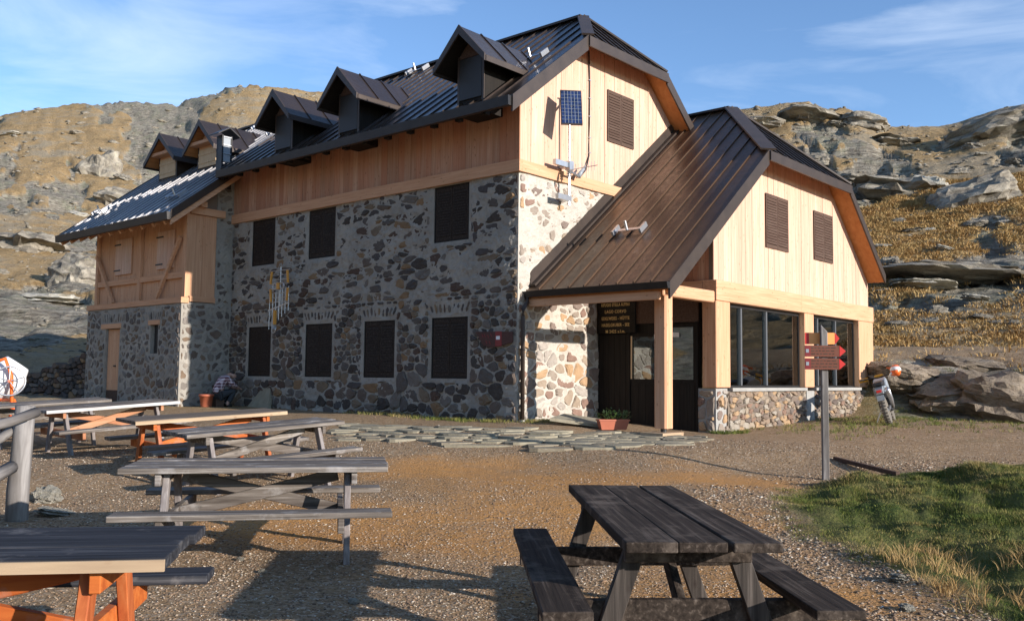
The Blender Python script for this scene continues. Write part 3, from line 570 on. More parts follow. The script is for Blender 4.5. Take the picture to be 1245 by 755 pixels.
STONES = []   # (score, parent, verts, faces, mat)
def clip(poly, p, n):
    out = []
    for i in range(len(poly)):
        a, b = poly[i], poly[(i+1) % len(poly)]; da = (a[0]-p[0])*n[0]+(a[1]-p[1])*n[1]; db = (b[0]-p[0])*n[0]+(b[1]-p[1])*n[1]
        if da <= 0: out.append(a)
        if da*db < 0: t = da/(da-db); out.append((a[0]+(b[0]-a[0])*t, a[1]+(b[1]-a[1])*t))
    return out
def voronoi(x0, x1, y0, y1, dens, asp=1.7, seed=0, jit=.8, merge=.0):
    """jittered brick-like seeds -> clipped cells. dens(x,y) gives local stone height"""
    rs = random.Random(seed); pts = []; y = y0
    while y < y1:
        h = dens(0, y)*rs.uniform(.75, 1.25); x = x0-rs.uniform(0, .4)
        while x < x1+.3:
            w = h*asp*rs.uniform(.6, 1.5); pts.append((x+w/2+rs.gauss(0, .1*jit*w), y+h/2+rs.gauss(0, .32*jit*h))); x += w
        y += h
    pts = [p for p in pts if rs.random() > merge]; P = np.array(pts); cells = []
    for i, p in enumerate(pts):
        d = np.hypot((P[:, 0]-p[0])/asp, P[:, 1]-p[1]); nb = np.argsort(d)[1:15]
        r = dens(0, p[1])*1.9; poly = [(p[0]-r*asp, p[1]-r), (p[0]+r*asp, p[1]-r), (p[0]+r*asp, p[1]+r), (p[0]-r*asp, p[1]+r)]
        for j in nb:
            q = P[j]; n = ((q[0]-p[0])/asp**2, (q[1]-p[1])); m = ((q[0]+p[0])/2, (q[1]+p[1])/2); poly = clip(poly, m, n)
            if len(poly) < 3: break
        if len(poly) < 3: continue
        for pp, nn in (((x0, 0), (-1, 0)), ((x1, 0), (1, 0)), ((0, y0), (0, -1)), ((0, y1), (0, 1))):
            poly = clip(poly, pp, nn)
            if len(poly) < 3: break
        if len(poly) >= 3: cells.append(poly)
    return cells
def stone_shape(poly, gap, rs, rough=.12):
    c = np.mean(poly, 0); P = np.array(poly); Q = []
    for i in range(len(P)):
        a, b = P[i], P[(i+1) % len(P)]; Q += [a*.8+b*.2, a*.5+b*.5, a*.2+b*.8] if np.linalg.norm(b-a) > .12 else [a*.5+b*.5]
    Q = np.array(Q); Q = .86*Q+.07*np.roll(Q, 1, 0)+.07*np.roll(Q, -1, 0); d = Q-c; L = np.linalg.norm(d, axis=1); k = np.maximum(.3, (L-gap)/L); k = k*(1+rough*np.array([rs.uniform(-1, .6) for _ in L]))
    return c+d*k[:, None], c
def lay(cells, org, e1, e2, nrm, parent, mat, gap, proud, seed, drop=lambda x, y: 0, excl=(), shrink=lambda x, y: 1.0, rough=.12, minarea=.004):
    rs = random.Random(seed); org, e1, e2, nrm = [np.array(q, float) for q in (org, e1, e2, nrm)]
    for poly in cells:
        c = np.mean(poly, 0); xs = [p[0] for p in poly]; ys = [p[1] for p in poly]
        if any(min(xs) < r[1]-.02 and max(xs) > r[0]+.02 and min(ys) < r[3]-.02 and max(ys) > r[2]+.02 for r in excl):
            cl_ = poly
            for r in excl:
                if min(p[0] for p in cl_) < r[1] and max(p[0] for p in cl_) > r[0] and min(p[1] for p in cl_) < r[3] and max(p[1] for p in cl_) > r[2]:
                    opts = [((r[0], 0), (1, 0)), ((r[1], 0), (-1, 0)), ((0, r[2]), (0, 1)), ((0, r[3]), (0, -1))]
                    best = []; ba = 0
                    for pp, nn in opts:
                        q = clip(cl_, pp, nn)
                        if len(q) > 2:
                            ar = abs(sum(q[i][0]*q[(i+1) % len(q)][1]-q[(i+1) % len(q)][0]*q[i][1] for i in range(len(q))))/2
                            if ar > ba: ba, best = ar, q
                    cl_ = best
                    if len(cl_) < 3: break
            if len(cl_) < 3: continue
            poly = cl_; c = np.mean(poly, 0)
        if rs.random() < drop(c[0], c[1]): continue
        Q, c = stone_shape(poly, gap*rs.uniform(.6, 1.5), rs, rough); f = shrink(c[0], c[1])*rs.uniform(.85, 1.1); Q = c+(Q-c)*min(1, f)
        n = len(Q); ar = abs(sum(Q[i][0]*Q[(i+1) % n][1]-Q[(i+1) % n][0]*Q[i][1] for i in range(n)))/2
        if ar < minarea or n < 4: continue
        pr_ = proud*rs.uniform(.4, 1.3); R = c+(Q-c)*.82; tx, ty = rs.uniform(-.12, .12), rs.uniform(-.12, .12)
        V = [org+e1*q[0]+e2*q[1]-nrm*.05 for q in Q]+[org+e1*q[0]+e2*q[1]+nrm*pr_*.55 for q in Q]+[org+e1*q[0]+e2*q[1]+nrm*max(.003, pr_*(1+rs.uniform(-.35, .35))+tx*(q[0]-c[0])+ty*(q[1]-c[1])) for q in R]+[org+e1*c[0]+e2*c[1]+nrm*pr_*1.1]
        Fc = [(i, (i+1) % n, n+(i+1) % n, n+i) for i in range(n)]+[(n+i, n+(i+1) % n, 2*n+(i+1) % n, 2*n+i) for i in range(n)]+[(2*n+i, 2*n+(i+1) % n, 3*n) for i in range(n)]
        if np.cross(e1, e2) @ nrm < 0: Fc = [t[::-1] for t in Fc]
        wc = Hw(*(org+e1*c[0]+e2*c[1])); d = np.linalg.norm(wc-EYE); nw = B_*nrm[0]+A_*nrm[1]; cs = abs(nw@(wc-EYE))/d
        STONES.append((ar*HS*HS*(F_PX/d)**2*cs, parent, V, Fc, mat))
def wall_grid(name, org, e1, e2, nrm, w, h, holes, mat, seed, step=.055, amp=.028, bias=None, st=(3.2, 4.5), core=.35, top=None, parent=None, reveal=.12):
    org, e1, e2, nrm = [np.array(q, float) for q in (org, e1, e2, nrm)]; parent = parent or hut
    def lines(L, cuts):
        c = sorted(set([0, L]+[round(x, 4) for x in cuts if 0 < x < L])); o = []
        for a, b in zip(c[:-1], c[1:]): o += list(np.linspace(a, b, max(1, int((b-a)/step))+1)[:-1])
        return np.array(o+[L])
    xs = lines(w, [a for hh in holes for a in hh[:2]]); ys = lines(h, [a for hh in holes for a in hh[2:]])
    GX, GY = np.meshgrid(xs, ys); d = amp*1.5*fbm(GX*st[0], GY*st[1], s=seed, o=4, g=.6)+amp*.6*fbm(GX*11, GY*13, s=seed+5, o=2)+(bias(GY) if bias else .004)
    ed = np.minimum.reduce([GX, w-GX])*4; d = d*np.clip(ed, 0, 1)
    for a, b, c_, e in holes:
        dx = np.maximum(np.maximum(a-GX, GX-b), 0); dy = np.maximum(np.maximum(c_-GY, GY-e), 0); d = d*np.clip(np.hypot(dx, dy)*8, 0, 1)
    if top is not None: GY2 = np.minimum(GY, np.array([[top(x) for x in xs]]))
    else: GY2 = GY
    V = org+GX[..., None]*e1+GY2[..., None]*e2+d[..., None]*nrm; ny, nx_ = GX.shape; V = V.reshape(-1, 3); mb = MB(); mb.v = [tuple(p) for p in V]
    fl = np.cross(e1, e2) @ nrm < 0
    for j in range(ny-1):
        for i in range(nx_-1):
            cx, cy = (xs[i]+xs[i+1])/2, (ys[j]+ys[j+1])/2
            if any(a < cx < b and c_ < cy < e for a, b, c_, e in holes): continue
            if top is not None and ys[j] >= max(top(xs[i]), top(xs[i+1])): continue
            q = (j*nx_+i, j*nx_+i+1, (j+1)*nx_+i+1, (j+1)*nx_+i); mb.f.append(q[::-1] if fl else q); mb.m.append(0)
    for a, b, c_, e in holes:
        pc = [(a, c_), (b, c_), (b, e), (a, e)]
        for k in range(4):
            p, q = pc[k], pc[(k+1) % 4]; P0 = org+e1*p[0]+e2*p[1]; P1 = org+e1*q[0]+e2*q[1]; mb.add([P0, P1, P1-nrm*reveal, P0-nrm*reveal], [(0, 1, 2, 3)])
    r = reveal
    pts = [(0, 0), (w, 0), (w, h), (0, h)] if top is None else [(0, 0), (w, 0)]+[(x, min(h, top(x))) for x in np.linspace(w, 0, 9)]
    mb.prism([org+e1*a+e2*b-nrm*r for a, b in pts], -nrm*(core-r))
    # skirt closing the rim
    for p, q in zip(pts, pts[1:]+pts[:1]):
        P0 = org+e1*p[0]+e2*p[1]; P1 = org+e1*q[0]+e2*q[1]; mb.add([P0, P1, P1-nrm*r, P0-nrm*r], [(0, 1, 2, 3)])
    return mb.build(name, mat, parent)

# ---- facade (u = 0, v 0..13.1), frame: e1 = +v, e2 = z, normal -u
WIN_LO = [(10.67, 11.97), (7.45, 8.8), (4.6, 5.95), (1.73, 3.1)]; WIN_UP = [(10.6, 11.92), (7.42, 8.76), (1.74, 3.07)]
zb = -.3
holes = [(a, b, 1.46-zb, 3.1-zb) for a, b in WIN_LO]+[(a, b, 5.15-zb, 6.69-zb) for a, b in WIN_UP]
fac = wall_grid('facade_wall', (0, 0, zb), (0, 1, 0), (0, 0, 1), (-1, 0, 0), 13.1, 6.72-zb, holes, M['mortar'], 5, amp=.036, bias=lambda y: (.008+.026*sstep(3.5, 4.4, y)))
ex = [(a-.12, b+.12, c-.1, d+(.45 if c < 3 else .05)) for a, b, c, d in holes]
dens = lambda x, y: .24 if y < 2.2 else .19 if y < 3.9 else .17
fc_ = [c for c in voronoi(0.02, 13.08, .1, 3.95, dens, 1.45, 3, .6, .22) if True]+voronoi(0.02, 13.08, 3.95, 6.72-zb, dens, 2.3, 4, .9, .35)
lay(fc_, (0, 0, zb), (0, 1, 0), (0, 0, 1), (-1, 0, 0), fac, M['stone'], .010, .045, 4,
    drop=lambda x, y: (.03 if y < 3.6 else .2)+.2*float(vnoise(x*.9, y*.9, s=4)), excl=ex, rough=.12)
for a, b in WIN_LO:      # fan of thin stones over each lower window
    n = 9; c = (a+b)/2
    for i in range(n):
        t = (i+.5)/n*2-1; x = c+t*(b-a)*.52; ang = t*.38; w2 = random.uniform(.025, .045); h = random.uniform(.26, .34); z0 = 3.2
        poly = [(x-w2, z0), (x+w2, z0), (x+w2*1.2+math.sin(ang)*h, z0+h), (x-w2*1.2+math.sin(ang)*h, z0+h)]
        lay([poly], (0, 0, 0), (0, 1, 0), (0, 0, 1), (-1, 0, 0), fac, M['stone'], .004, .03, 100+i, rough=.05, minarea=.001)
# ---- main gable wall (v = 0)
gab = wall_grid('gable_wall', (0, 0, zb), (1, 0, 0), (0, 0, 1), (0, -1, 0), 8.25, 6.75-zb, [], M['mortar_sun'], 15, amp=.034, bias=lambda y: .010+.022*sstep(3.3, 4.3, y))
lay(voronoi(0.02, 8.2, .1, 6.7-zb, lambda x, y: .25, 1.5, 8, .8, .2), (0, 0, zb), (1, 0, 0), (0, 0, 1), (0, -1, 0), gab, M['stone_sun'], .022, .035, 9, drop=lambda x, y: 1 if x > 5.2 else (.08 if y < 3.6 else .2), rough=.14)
# inner block so no light leaks
MB().box(.4, 8.0, .4, 12.7, 0, 8.0).build('inner_walls', M['interior'], hut)
MB().box(7.95, 8.25, .3, 13.1, zb, 8.4).build('rear_wall', M['mortar'], hut)

# ---- shutters
def shutter(parent, org, e1, e2, nrm, w, h, mat, leaves=2, slats=True, name='shutter', t=.035):
    org, e1, e2, nrm = [np.array(q, float) for q in (org, e1, e2, nrm)]
    lw = w/leaves
    for i in range(leaves):
        mb = MB(); x0 = i*lw+.008; x1 = (i+1)*lw-.008
        def bx(a, b, c, d, z0, z1): mb.prism([org+e1*a+e2*c+nrm*z0, org+e1*b+e2*c+nrm*z0, org+e1*b+e2*d+nrm*z0, org+e1*a+e2*d+nrm*z0], nrm*(z1-z0))
        bx(x0, x1, 0.01, h-.01, 0, t*.5)
        if slats:
            bx(x0, x0+.06, .0, h, t*.5, t); bx(x1-.06, x1, 0, h, t*.5, t); bx(x0+.06, x1-.06, 0, .1, t*.5, t); bx(x0+.06, x1-.06, h-.1, h, t*.5, t)
            k = int((h-.24)/.075)
            for j in range(k):
                z = .12+j*(h-.24)/k; zz = (h-.24)/k
                q = [org+e1*(x0+.06)+e2*z+nrm*t*1.05, org+e1*(x1-.06)+e2*z+nrm*t*1.05, org+e1*(x1-.06)+e2*(z+zz*.9)+nrm*t*.5, org+e1*(x0+.06)+e2*(z+zz*.9)+nrm*t*.5]
                mb.prism(q, nrm*.012)
        else:
            n = 3
            for j in range(n): bx(x0+(x1-x0)*j/n+.004, x0+(x1-x0)*(j+1)/n-.004, 0, h, t*.5, t)
            bx(x0, x1, .15, .24, t, t+.02); bx(x0, x1, h-.24, h-.15, t, t+.02)
        o = mb.build(name, mat, parent)
for k, (a, b, c, d) in enumerate(holes):
    wf = MB(); x0, x1, z0, z1 = a, b, c+zb, d+zb
    for q in ((x0, x0+.05, z0, z1), (x1-.05, x1, z0, z1), (x0+.05, x1-.05, z0, z0+.05), (x0+.05, x1-.05, z1-.05, z1)): wf.box(.02, .11, q[0], q[1], q[2], q[3])
    f = wf.build('window_frame', M['dark_wood'], hut)
    shutter(f, (.06, x1-.05, z0+.05), (0, -1, 0), (0, 0, 1), (-1, 0, 0), x1-x0-.1, z1-z0-.1, M['shutter'], 2, True)
# ---- cladding planks
def planks(parent, axis, a0, a1, zbot, ztop, plane, outward, mat, wmin=.17, wmax=.3, t=.03, seed=0, extra=(), gap=.003):
    rs = random.Random(seed); x = a0
    while x < a1-.01:
        w = rs.uniform(wmin, wmax); x2 = min(x+w, a1)
        if a1-x2 < wmin*.5: x2 = a1
        br = sorted([b for b in extra if x+gap < b < x2-gap]); zb0 = zbot(x) if callable(zbot) else zbot
        top = [(x2-gap, ztop(x2-gap))]+[(b, ztop(b)) for b in br[::-1]]+[(x+gap, ztop(x+gap))]
        pts = [(x+gap, zbot(x) if callable(zbot) else zbot), (x2-gap, zbot(x2) if callable(zbot) else zbot)]+top; tt = t+rs.uniform(-.004, .006)
        if axis == 'v': P = [(plane, p, z) for p, z in pts]; vec = (outward*tt, 0, 0)
        else: P = [(p, plane, z) for p, z in pts]; vec = (0, outward*tt, 0)
        if min(z for _, z in top) > pts[0][1]+.02: MB().prism(P, vec).build('plank', mat, parent)
        x = x2
def backing(name, P, vec, mat=None): return MB().prism(P, vec).build(name, mat or M['interior'], hut)
cl1 = backing('facade_cladding', [(0.0, .0, 6.72), (0.0, 13.1, 6.72), (0.0, 13.1, 8.6), (0.0, 0, 8.6)], (.3, 0, 0))
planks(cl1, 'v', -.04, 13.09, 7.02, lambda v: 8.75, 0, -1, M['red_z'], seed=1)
mtop = lambda u: min(mzl(u), mzr(u), ZH+.25)-.16
cl2 = backing('gable_cladding', [(0, 0, 6.75), (8.25, 0, 6.75), (8.25, 0, 8.6), (UHR, 0, ZH), (UHL, 0, ZH), (0, 0, 8.7)], (0, .3, 0))
planks(cl2, 'u', -.03, 8.2, 7.0, mtop, 0, -1, M['larch_z'], .16, .3, seed=2, extra=(UHL+.3, UHR-.3))
b1 = MB().box(-.11, 0.02, -.11, 13.08, 6.71, 7.015).build('belt_beam', M['beam_y'], hut); b2 = MB().box(.022, 8.2, -.11, 0.02, 6.713, 7.012).build('belt_beam', M['beam_x'], hut)
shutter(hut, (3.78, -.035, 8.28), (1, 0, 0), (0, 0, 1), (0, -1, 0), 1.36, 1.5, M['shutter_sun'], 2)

# ---- roofs
def slab(P, vec, name, mat, parent, mb=None): m = mb or MB(); m.prism(P, vec); return m if mb else m.build(name, mat, parent)
def roof_panels(parent, e_u, sgn, z_of, vs_, utop, mat, seam=.045, t=.03):
    """strips between consecutive v; utop(v): upper end"""
    for v0, v1 in zip(vs_[:-1], vs_[1:]):
        u0a, u0b = utop(v0), utop(v1)
        P = [(e_u, v0+.004, z_of(e_u)), (e_u, v1-.004, z_of(e_u)), (u0b, v1-.004, z_of(u0b)), (u0a, v0+.004, z_of(u0a))]
        mb = MB().prism(P, (0, 0, t)); mb.prism([(e_u, v1-.02, z_of(e_u)+t*.5), (e_u, v1+.02, z_of(e_u)+t*.5), (u0b, v1+.02, z_of(u0b)+t*.5), (u0b, v1-.02, z_of(u0b)+t*.5)], (0, 0, seam+t*.5))
        mb.build('roof_panel', mat, parent)
def frange(a, b, n): return list(np.linspace(a, b, n+1))
TH = .16
# main: left slope deck, right slope deck, hip
mt = lambda v: URD if v >= VAP else UHL+(URD-UHL)*(v-VG)/(VAP-VG)
deck = MB(); dz = -.06
for P in ([(EL, VG, mzl(EL)+dz), (EL, VBK, mzl(EL)+dz), (URD, VBK, ZRD+dz), (URD, VAP, ZRD+dz), (UHL, VG, ZH+dz)],
          [(9.2, VG, mzr(9.2)+dz), (9.2, VBK, mzr(9.2)+dz), (URD, VBK, ZRD+dz), (URD, VAP, ZRD+dz), (UHR, VG, ZH+dz)],
          [(UHL, VG, ZH+dz), (UHR, VG, ZH+dz), (URD, VAP, ZRD+dz)]): deck.prism(P, (0, 0, -TH))
roof = deck.build('main_roof', M['soffit'], hut)
roof_panels(roof, EL-.03, 1, lambda u: mzl(u)-.03, frange(VG, VBK, 27), mt, M['roof'])
mtr = lambda v: URD if v >= VAP else UHR+(URD-UHR)*(v-VG)/(VAP-VG)
roof_panels(roof, 9.2, -1, lambda u: mzr(u)-.03, frange(VG, VBK, 10), mtr, M['roof'])
def hip_panels(parent, ul, ur_, ua, v0, va, z0, za, n, mat):
    for a, b in zip(frange(ul, ur_, n)[:-1], frange(ul, ur_, n)[1:]):
        def top(u): t = (u-ul)/(ua-ul) if u < ua else (ur_-u)/(ur_-ua); return v0+(va-v0)*t, z0+(za-z0)*t
        br = [ua] if a < ua < b else []
        P = [(a+.004, v0, z0), (b-.004, v0, z0)]+[(x, *top(x)) for x in [b-.004]+br+[a+.004]]
        mb = MB().prism([(p[0], p[1], p[2]-.03) for p in P], (0, 0, .03)); tv, tz = top(b)
        if b < ur_-.01: mb.prism([(b-.018, v0, z0), (b+.018, v0, z0), (b+.018, tv, tz), (b-.018, tv, tz)], (0, 0, .06))
        mb.build('roof_panel', mat, parent)
hip_panels(roof, UHL, UHR, URD, VG-.03, VAP, ZH, ZRD, 9, M['roof'])
def strip(name, a, b, w, h, mat, up=(0, 0, 1), dz=0, parent=None): a = np.array(a, float)+(0, 0, dz); b = np.array(b, float)+(0, 0, dz); return MB().beam(a, b, w, h, up).build(name, mat, parent or roof)
strip('ridge_cap', (URD, VAP, ZRD), (URD, VBK, ZRD), .3, .07, M['trim'], dz=.03)
strip('hip_cap', (UHL, VG-.03, ZH+.0), (URD, VAP, ZRD), .34, .05, M['trim'], up=(-.5, -.5, 1), dz=.05)
strip('hip_cap', (UHR, VG-.03, ZH+.0), (URD, VAP, ZRD), .2, .05, M['trim'], up=(.5, -.5, 1), dz=.05)
def board(name, pts, d, vec, mat, parent):
    """fascia: top line pts[0]->pts[1], hanging d, thickness vec"""
    a, b = [np.array(p, float) for p in pts]; return MB().prism([a, b, b-(0, 0, d), a-(0, 0, d)], vec).build(name, mat, parent)
board('verge_board', ((EL-.05, VG, ZE-.03), (UHL, VG, ZH+.03)), .42, (0, -.05, 0), M['trim'], roof)
board('verge_board', ((UHR, VG, ZH+.03), (9.2, VG, mzr(9.2)+.03)), .36, (0, -.05, 0), M['trim'], roof)
board('hip_fascia', ((UHL+.002, VG-.05, ZH+.0), (UHR-.002, VG-.05, ZH+.0)), .28, (0, -.05, 0), M['trim'], roof)
MB().prism([(EL-.03, VG, ZE-.06), (EL-.03, VG, ZE-.30), (EL-.16, VG, ZE-.30), (EL-.18, VG, ZE-.06)], (0, VBK-VG, 0)).build('eave_gutter', M['gutter'], roof)
for k in range(14): MB().box(EL+.0, EL+.16, .3+k*.92, .46+k*.92, ZE-.335, ZE-.22).build('rafter_end', M['dark_wood'], roof)
# pale end boards under the hip and rafters
for i, v in enumerate((0.35,)): pass

# wing roof
wd = MB()
for P in ([(WE, WV0, WZE-.06), (WE, WV1, WZE-.06), (URD, WV1, WRZ-.06), (URD, WV0, WRZ-.06)], [(9.2, WV0, WRZ-.83*5.05-.06), (9.2, WV1, WRZ-.83*5.05-.06), (URD, WV1, WRZ-.06), (URD, WV0, WRZ-.06)]): wd.prism(P, (0, 0, -.12))
wroof = wd.build('wing_roof', M['soffit'], hut)
wz = lambda u: WZE+WSL*(u-WE)
roof_panels(wroof, WE-.03, 1, lambda u: wz(u)-.03, frange(WV0, WV1, 18), lambda v: URD, M['roof_w'])
roof_panels(wroof, 9.2, -1, lambda u: WRZ-.83*(u-URD)-.03, frange(WV0, WV1, 6), lambda v: URD, M['roof'])
strip('ridge_cap', (URD, WV0, WRZ), (URD, WV1, WRZ), .3, .07, M['trim'], dz=.03, parent=wroof)
board('verge_board', ((WE-.03, WV0, WZE+.05), (URD, WV0, WRZ+.05)), .30, (0, -.04, 0), M['trim'], wroof)
board('verge_rafter', ((WE+.0, WV0-.002, WZE-.24), (0.0, WV0-.002, wz(0)-.24)), .2, (0, .06, 0), M['beam_x'], wroof)
board('verge_board', ((WE-.03, WV1, WZE+.05), (URD, WV1, WRZ+.05)), .30, (0, .04, 0), M['trim'], wroof)
MB().prism([(WE-.03, WV0-.04, WZE-.03), (WE-.03, WV0-.04, WZE-.28), (WE-.15, WV0-.04, WZE-.28), (WE-.17, WV0-.04, WZE-.03)], (0, WV1-WV0+.08, 0)).build('eave_gutter', M['gutter'], wroof)
for k in range(11): MB().beam((WE+.05, WV0+.5+k*.78, wz(WE)-.32), (WE+1.0, WV0+.5+k*.78, wz(WE+.95)-.32), .12, .14).build('rafter_end', M['beam_x'], wroof)

# ---- dormers
def dormer(vc, uf, hw, ur_, hr, za, ze, zfoot, base, dark):
    sl = (za-ze)/hr; zs = za-.14-sl*hw; ub = URD-.3
    body = MB().prism([(uf, vc-hw, zfoot-.5), (uf, vc+hw, zfoot-.5), (uf, vc+hw, zs), (uf, vc, za-.14), (uf, vc-hw, zs)], (2.6 if dark else 2.2, 0, 0))
    d = body.build('dormer', M['dark_wood'] if dark else M['trim'], hut)
    # roof slabs
    back = 1.9 if base == 'm' else 3.1
    L = (za-(ZE if base == 'm' else WZE))/(SL if base == 'm' else WSL)+(EL if base == 'm' else WE)
    rf = MB()
    for sg in (-1, 1):
        rf.prism([(ur_, vc, za-.05), (ur_, vc+sg*hr, ze-.05), (L+.4, vc+sg*hr, ze-.05), (L+.4, vc, za-.05)], (0, 0, -.07))
    r = rf.build('dormer_roof', M['soffit'] if not dark else M['dark_wood'], d)
    for sg in (-1, 1):
        n = 4
        for k in range(n):
            a = ur_-.02+(L+.4-ur_)*k/n; b = ur_-.02+(L+.4-ur_)*(k+1)/n
            mb = MB().prism([(a+.003, vc, za-.045), (b-.003, vc, za-.045), (b-.003, vc+sg*(hr+.03), ze-.045-.03*sl), (a+.003, vc+sg*(hr+.03), ze-.045-.03*sl)], (0, 0, .04))
            mb.prism([(b-.018, vc, za), (b+.018, vc, za), (b+.018, vc+sg*(hr+.03), ze-.03*sl), (b-.018, vc+sg*(hr+.03), ze-.03*sl)], (0, 0, .035)); mb.build('roof_panel', M['roof'], d)
        MB().prism([(ur_, vc, za+.02), (ur_, vc+sg*(hr+.04), ze-.02), (ur_, vc+sg*(hr+.04), ze-.2), (ur_, vc, za-.22)], (-.05, 0, 0)).build('gable_fascia', M['trim'], d)
        MB().box(ur_+.01, L+.3, vc+sg*(hr+.035)-.02, vc+sg*(hr+.035)+.02, ze-.2, ze-.06).build('eave_fascia', M['trim'], d)
    MB().box(uf-.03, uf, vc-hw-.02, vc-hw+.05, zfoot-.2, zs).build('corner_post', M['trim'], d); MB().box(uf-.03, uf, vc+hw-.05, vc+hw+.02, zfoot-.2, zs).build('corner_post', M['trim'], d)
    if dark:
        MB().box(uf-.035, uf-.002, vc-hw+.06, vc+hw-.06, zfoot-.1, zs-.1).build('dormer_shutter', M['black'], d)
        MB().prism([(uf-.02, vc-hw+.05, zs-.08), (uf-.02, vc+hw-.05, zs-.08), (uf-.02, vc+hw-.05, zs), (uf-.02, vc, za-.2), (uf-.02, vc-hw+.05, zs)], (.018, 0, 0)).build('gable_panel', M['shutter_sun'], d)
    else:
        shutter(d, (uf-.005, vc+hw-.06, zfoot+.02), (0, -1, 0), (0, 0, 1), (-1, 0, 0), 2*hw-.12, zs-zfoot-.2, M['pale_wood'], 1, False, 'dormer_shutter')
        MB().prism([(uf-.02, vc-hw+.05, zs-.18), (uf-.02, vc+hw-.05, zs-.18), (uf-.02, vc+hw-.05, zs), (uf-.02, vc, za-.2), (uf-.02, vc-hw+.05, zs)], (.018, 0, 0)).build('gable_panel', M['beam_y'], d)
        MB().box(ur_+.05, uf, vc-hw-.1, vc+hw+.1, zs-.08, zs+.04).build('tie_beam', M['beam_y'], d)
for vc in (1.0, 5.92, 9.15): dormer(vc, -.75, .45, -1.2, .87, 10.4, 9.5, 8.72, 'm', True)
for vc, hr in ((15.8, 1.07), (18.75, 1.15)): dormer(vc, .5, .68, .1, hr, 10.93, 9.88, 9.22, 'w', False)
# chimney at the wing verge
ch = MB().box(-.62, -.22, 13.0, 13.35, 7.9, 8.75).build('chimney', M['gutter'], hut)
for a, b in ((-.62, -.56), (-.28, -.22)):
    for c, d in ((13.0, 13.06), (13.29, 13.35)): MB().box(a, b, c, d, 8.75, 9.75).build('chimney_post', M['gutter'], ch)
MB().box(-.615, -.59, 13.06, 13.29, 8.75, 9.75).build('chimney_side', M['gutter'], ch)
MB().box(-.56, -.28, 13.02, 13.03, 8.8, 9.7).build('chimney_grille', M['greyp'], ch)
for z in (8.82, 9.1, 9.4, 9.68): MB().box(-.57, -.27, 12.985, 13.0, z, z+.03).build('grille_bar', M['steel'], ch)
MB().prism([(-.85, 12.85, 9.72), (-.85, 13.5, 9.72), (-.42, 13.5, 9.98), (-.42, 12.85, 9.98)], (0, 0, .04)).build('chimney_cap', M['gutter'], ch)
MB().prism([(0.0, 12.85, 9.72), (0.0, 13.5, 9.72), (-.42, 13.5, 9.98), (-.42, 12.85, 9.98)], (0, 0, .038)).build('chimney_cap', M['gutter'], ch)

# ---- annex roof
ad = MB(); amt = lambda v: AUR if v >= AVAP else AHL+(AUR-AHL)*(v-AV)/(AVAP-AV)
ad.prism([(AE, AV, AZE-.06), (AE, -.02, AZE-.06), (AUR, -.02, AZR_-.06), (AUR, AVAP, AZR_-.06), (AHL, AV, AZH-.06)], (0, 0, -TH))
ad.prism([(ARE, AV, AREZ-.06), (ARE, AVB, AREZ-.06), (AUR, AVB, AZR_-.06), (AUR, AVAP, AZR_-.06), (AHR, AV, AZH-.06)], (0, 0, -TH))
ad.prism([(AHL, AV, AZH-.06), (AHR, AV, AZH-.06), (AUR, AVAP, AZR_-.06)], (0, 0, -TH))
ad.prism([(7.2, -.02, azl(7.2)-.06), (7.2, AVB, azl(7.2)-.06), (AUR, AVB, AZR_-.06), (AUR, -.02, AZR_-.06)], (0, 0, -TH))
aroof = ad.build('annex_roof', M['soffit'], hut)
roof_panels(aroof, AE-.03, 1, lambda u: azl(u)-.03, frange(AV, -.42, 8)+[0.0], amt, M['roof_a'])
roof_panels(aroof, ARE, -1, lambda u: azr(u)-.03, frange(AV, AVB, 12), lambda v: AUR if v >= AVAP else AHR+(AUR-AHR)*(v-AV)/(AVAP-AV), M['roof'])
hip_panels(aroof, AHL, AHR, AUR, AV-.03, AVAP, AZH, AZR_, 10, M['roof'])
strip('ridge_cap', (AUR, AVAP, AZR_), (AUR, AVB, AZR_), .3, .07, M['trim'], dz=.03, parent=aroof)
strip('hip_cap', (AHL, AV-.03, AZH), (AUR, AVAP, AZR_), .42, .05, M['trim'], up=(-.5, -.5, 1), dz=.05, parent=aroof)
strip('hip_cap', (AHR, AV-.03, AZH), (AUR, AVAP, AZR_), .2, .05, M['trim'], up=(.5, -.5, 1), dz=.05, parent=aroof)
board('verge_board', ((AE-.05, AV, AZE-.03), (AHL, AV, AZH+.03)), .40, (0, -.05, 0), M['trim'], aroof)
board('verge_board', ((AHR, AV, AZH+.03), (ARE, AV, AREZ+.03)), .30, (0, -.05, 0), M['trim'], aroof)
board('hip_fascia', ((AHL+.002, AV-.05, AZH), (AHR-.002, AV-.05, AZH)), .26, (0, -.05, 0), M['trim'], aroof)
MB().prism([(.42, -.02, azl(.42)+.02), (7.6, -.02, azl(7.6)+.02), (7.6, -.02, azl(7.6)+.38), (.42, -.02, azl(.42)+.38)], (0, -.05, 0)).build('wall_flashing', M['trim'], aroof)
strip('flashing_cap', (.42, -.12, azl(.42)), (7.6, -.12, azl(7.6)), .2, .06, M['trim'], dz=.05, parent=aroof)
MB().prism([(AE-.03, AV-.05, AZE-.05), (AE-.03, AV-.05, AZE-.19), (AE-.14, AV-.05, AZE-.2), (AE-.19, AV-.05, AZE-.05)], (0, 4.25, 0)).build('eave_gutter', M['gutter'], aroof)
MB().box(AE-.02, AE+.12, AV+.3, -.1, AZE-.42, AZE-.24).build('eave_beam', M['beam_y'], aroof)
pp = [(AE-.1, -.12, AZE-.2), (AE-.1, -.13, AZE-.32), (.05, -.14, AZE-.5), (.06, -.13, AZE-.7), (.07, -.13, .45)]
dp = MB().tube(pp, .055, 10).build('downpipe', M['trim'], hut, True)
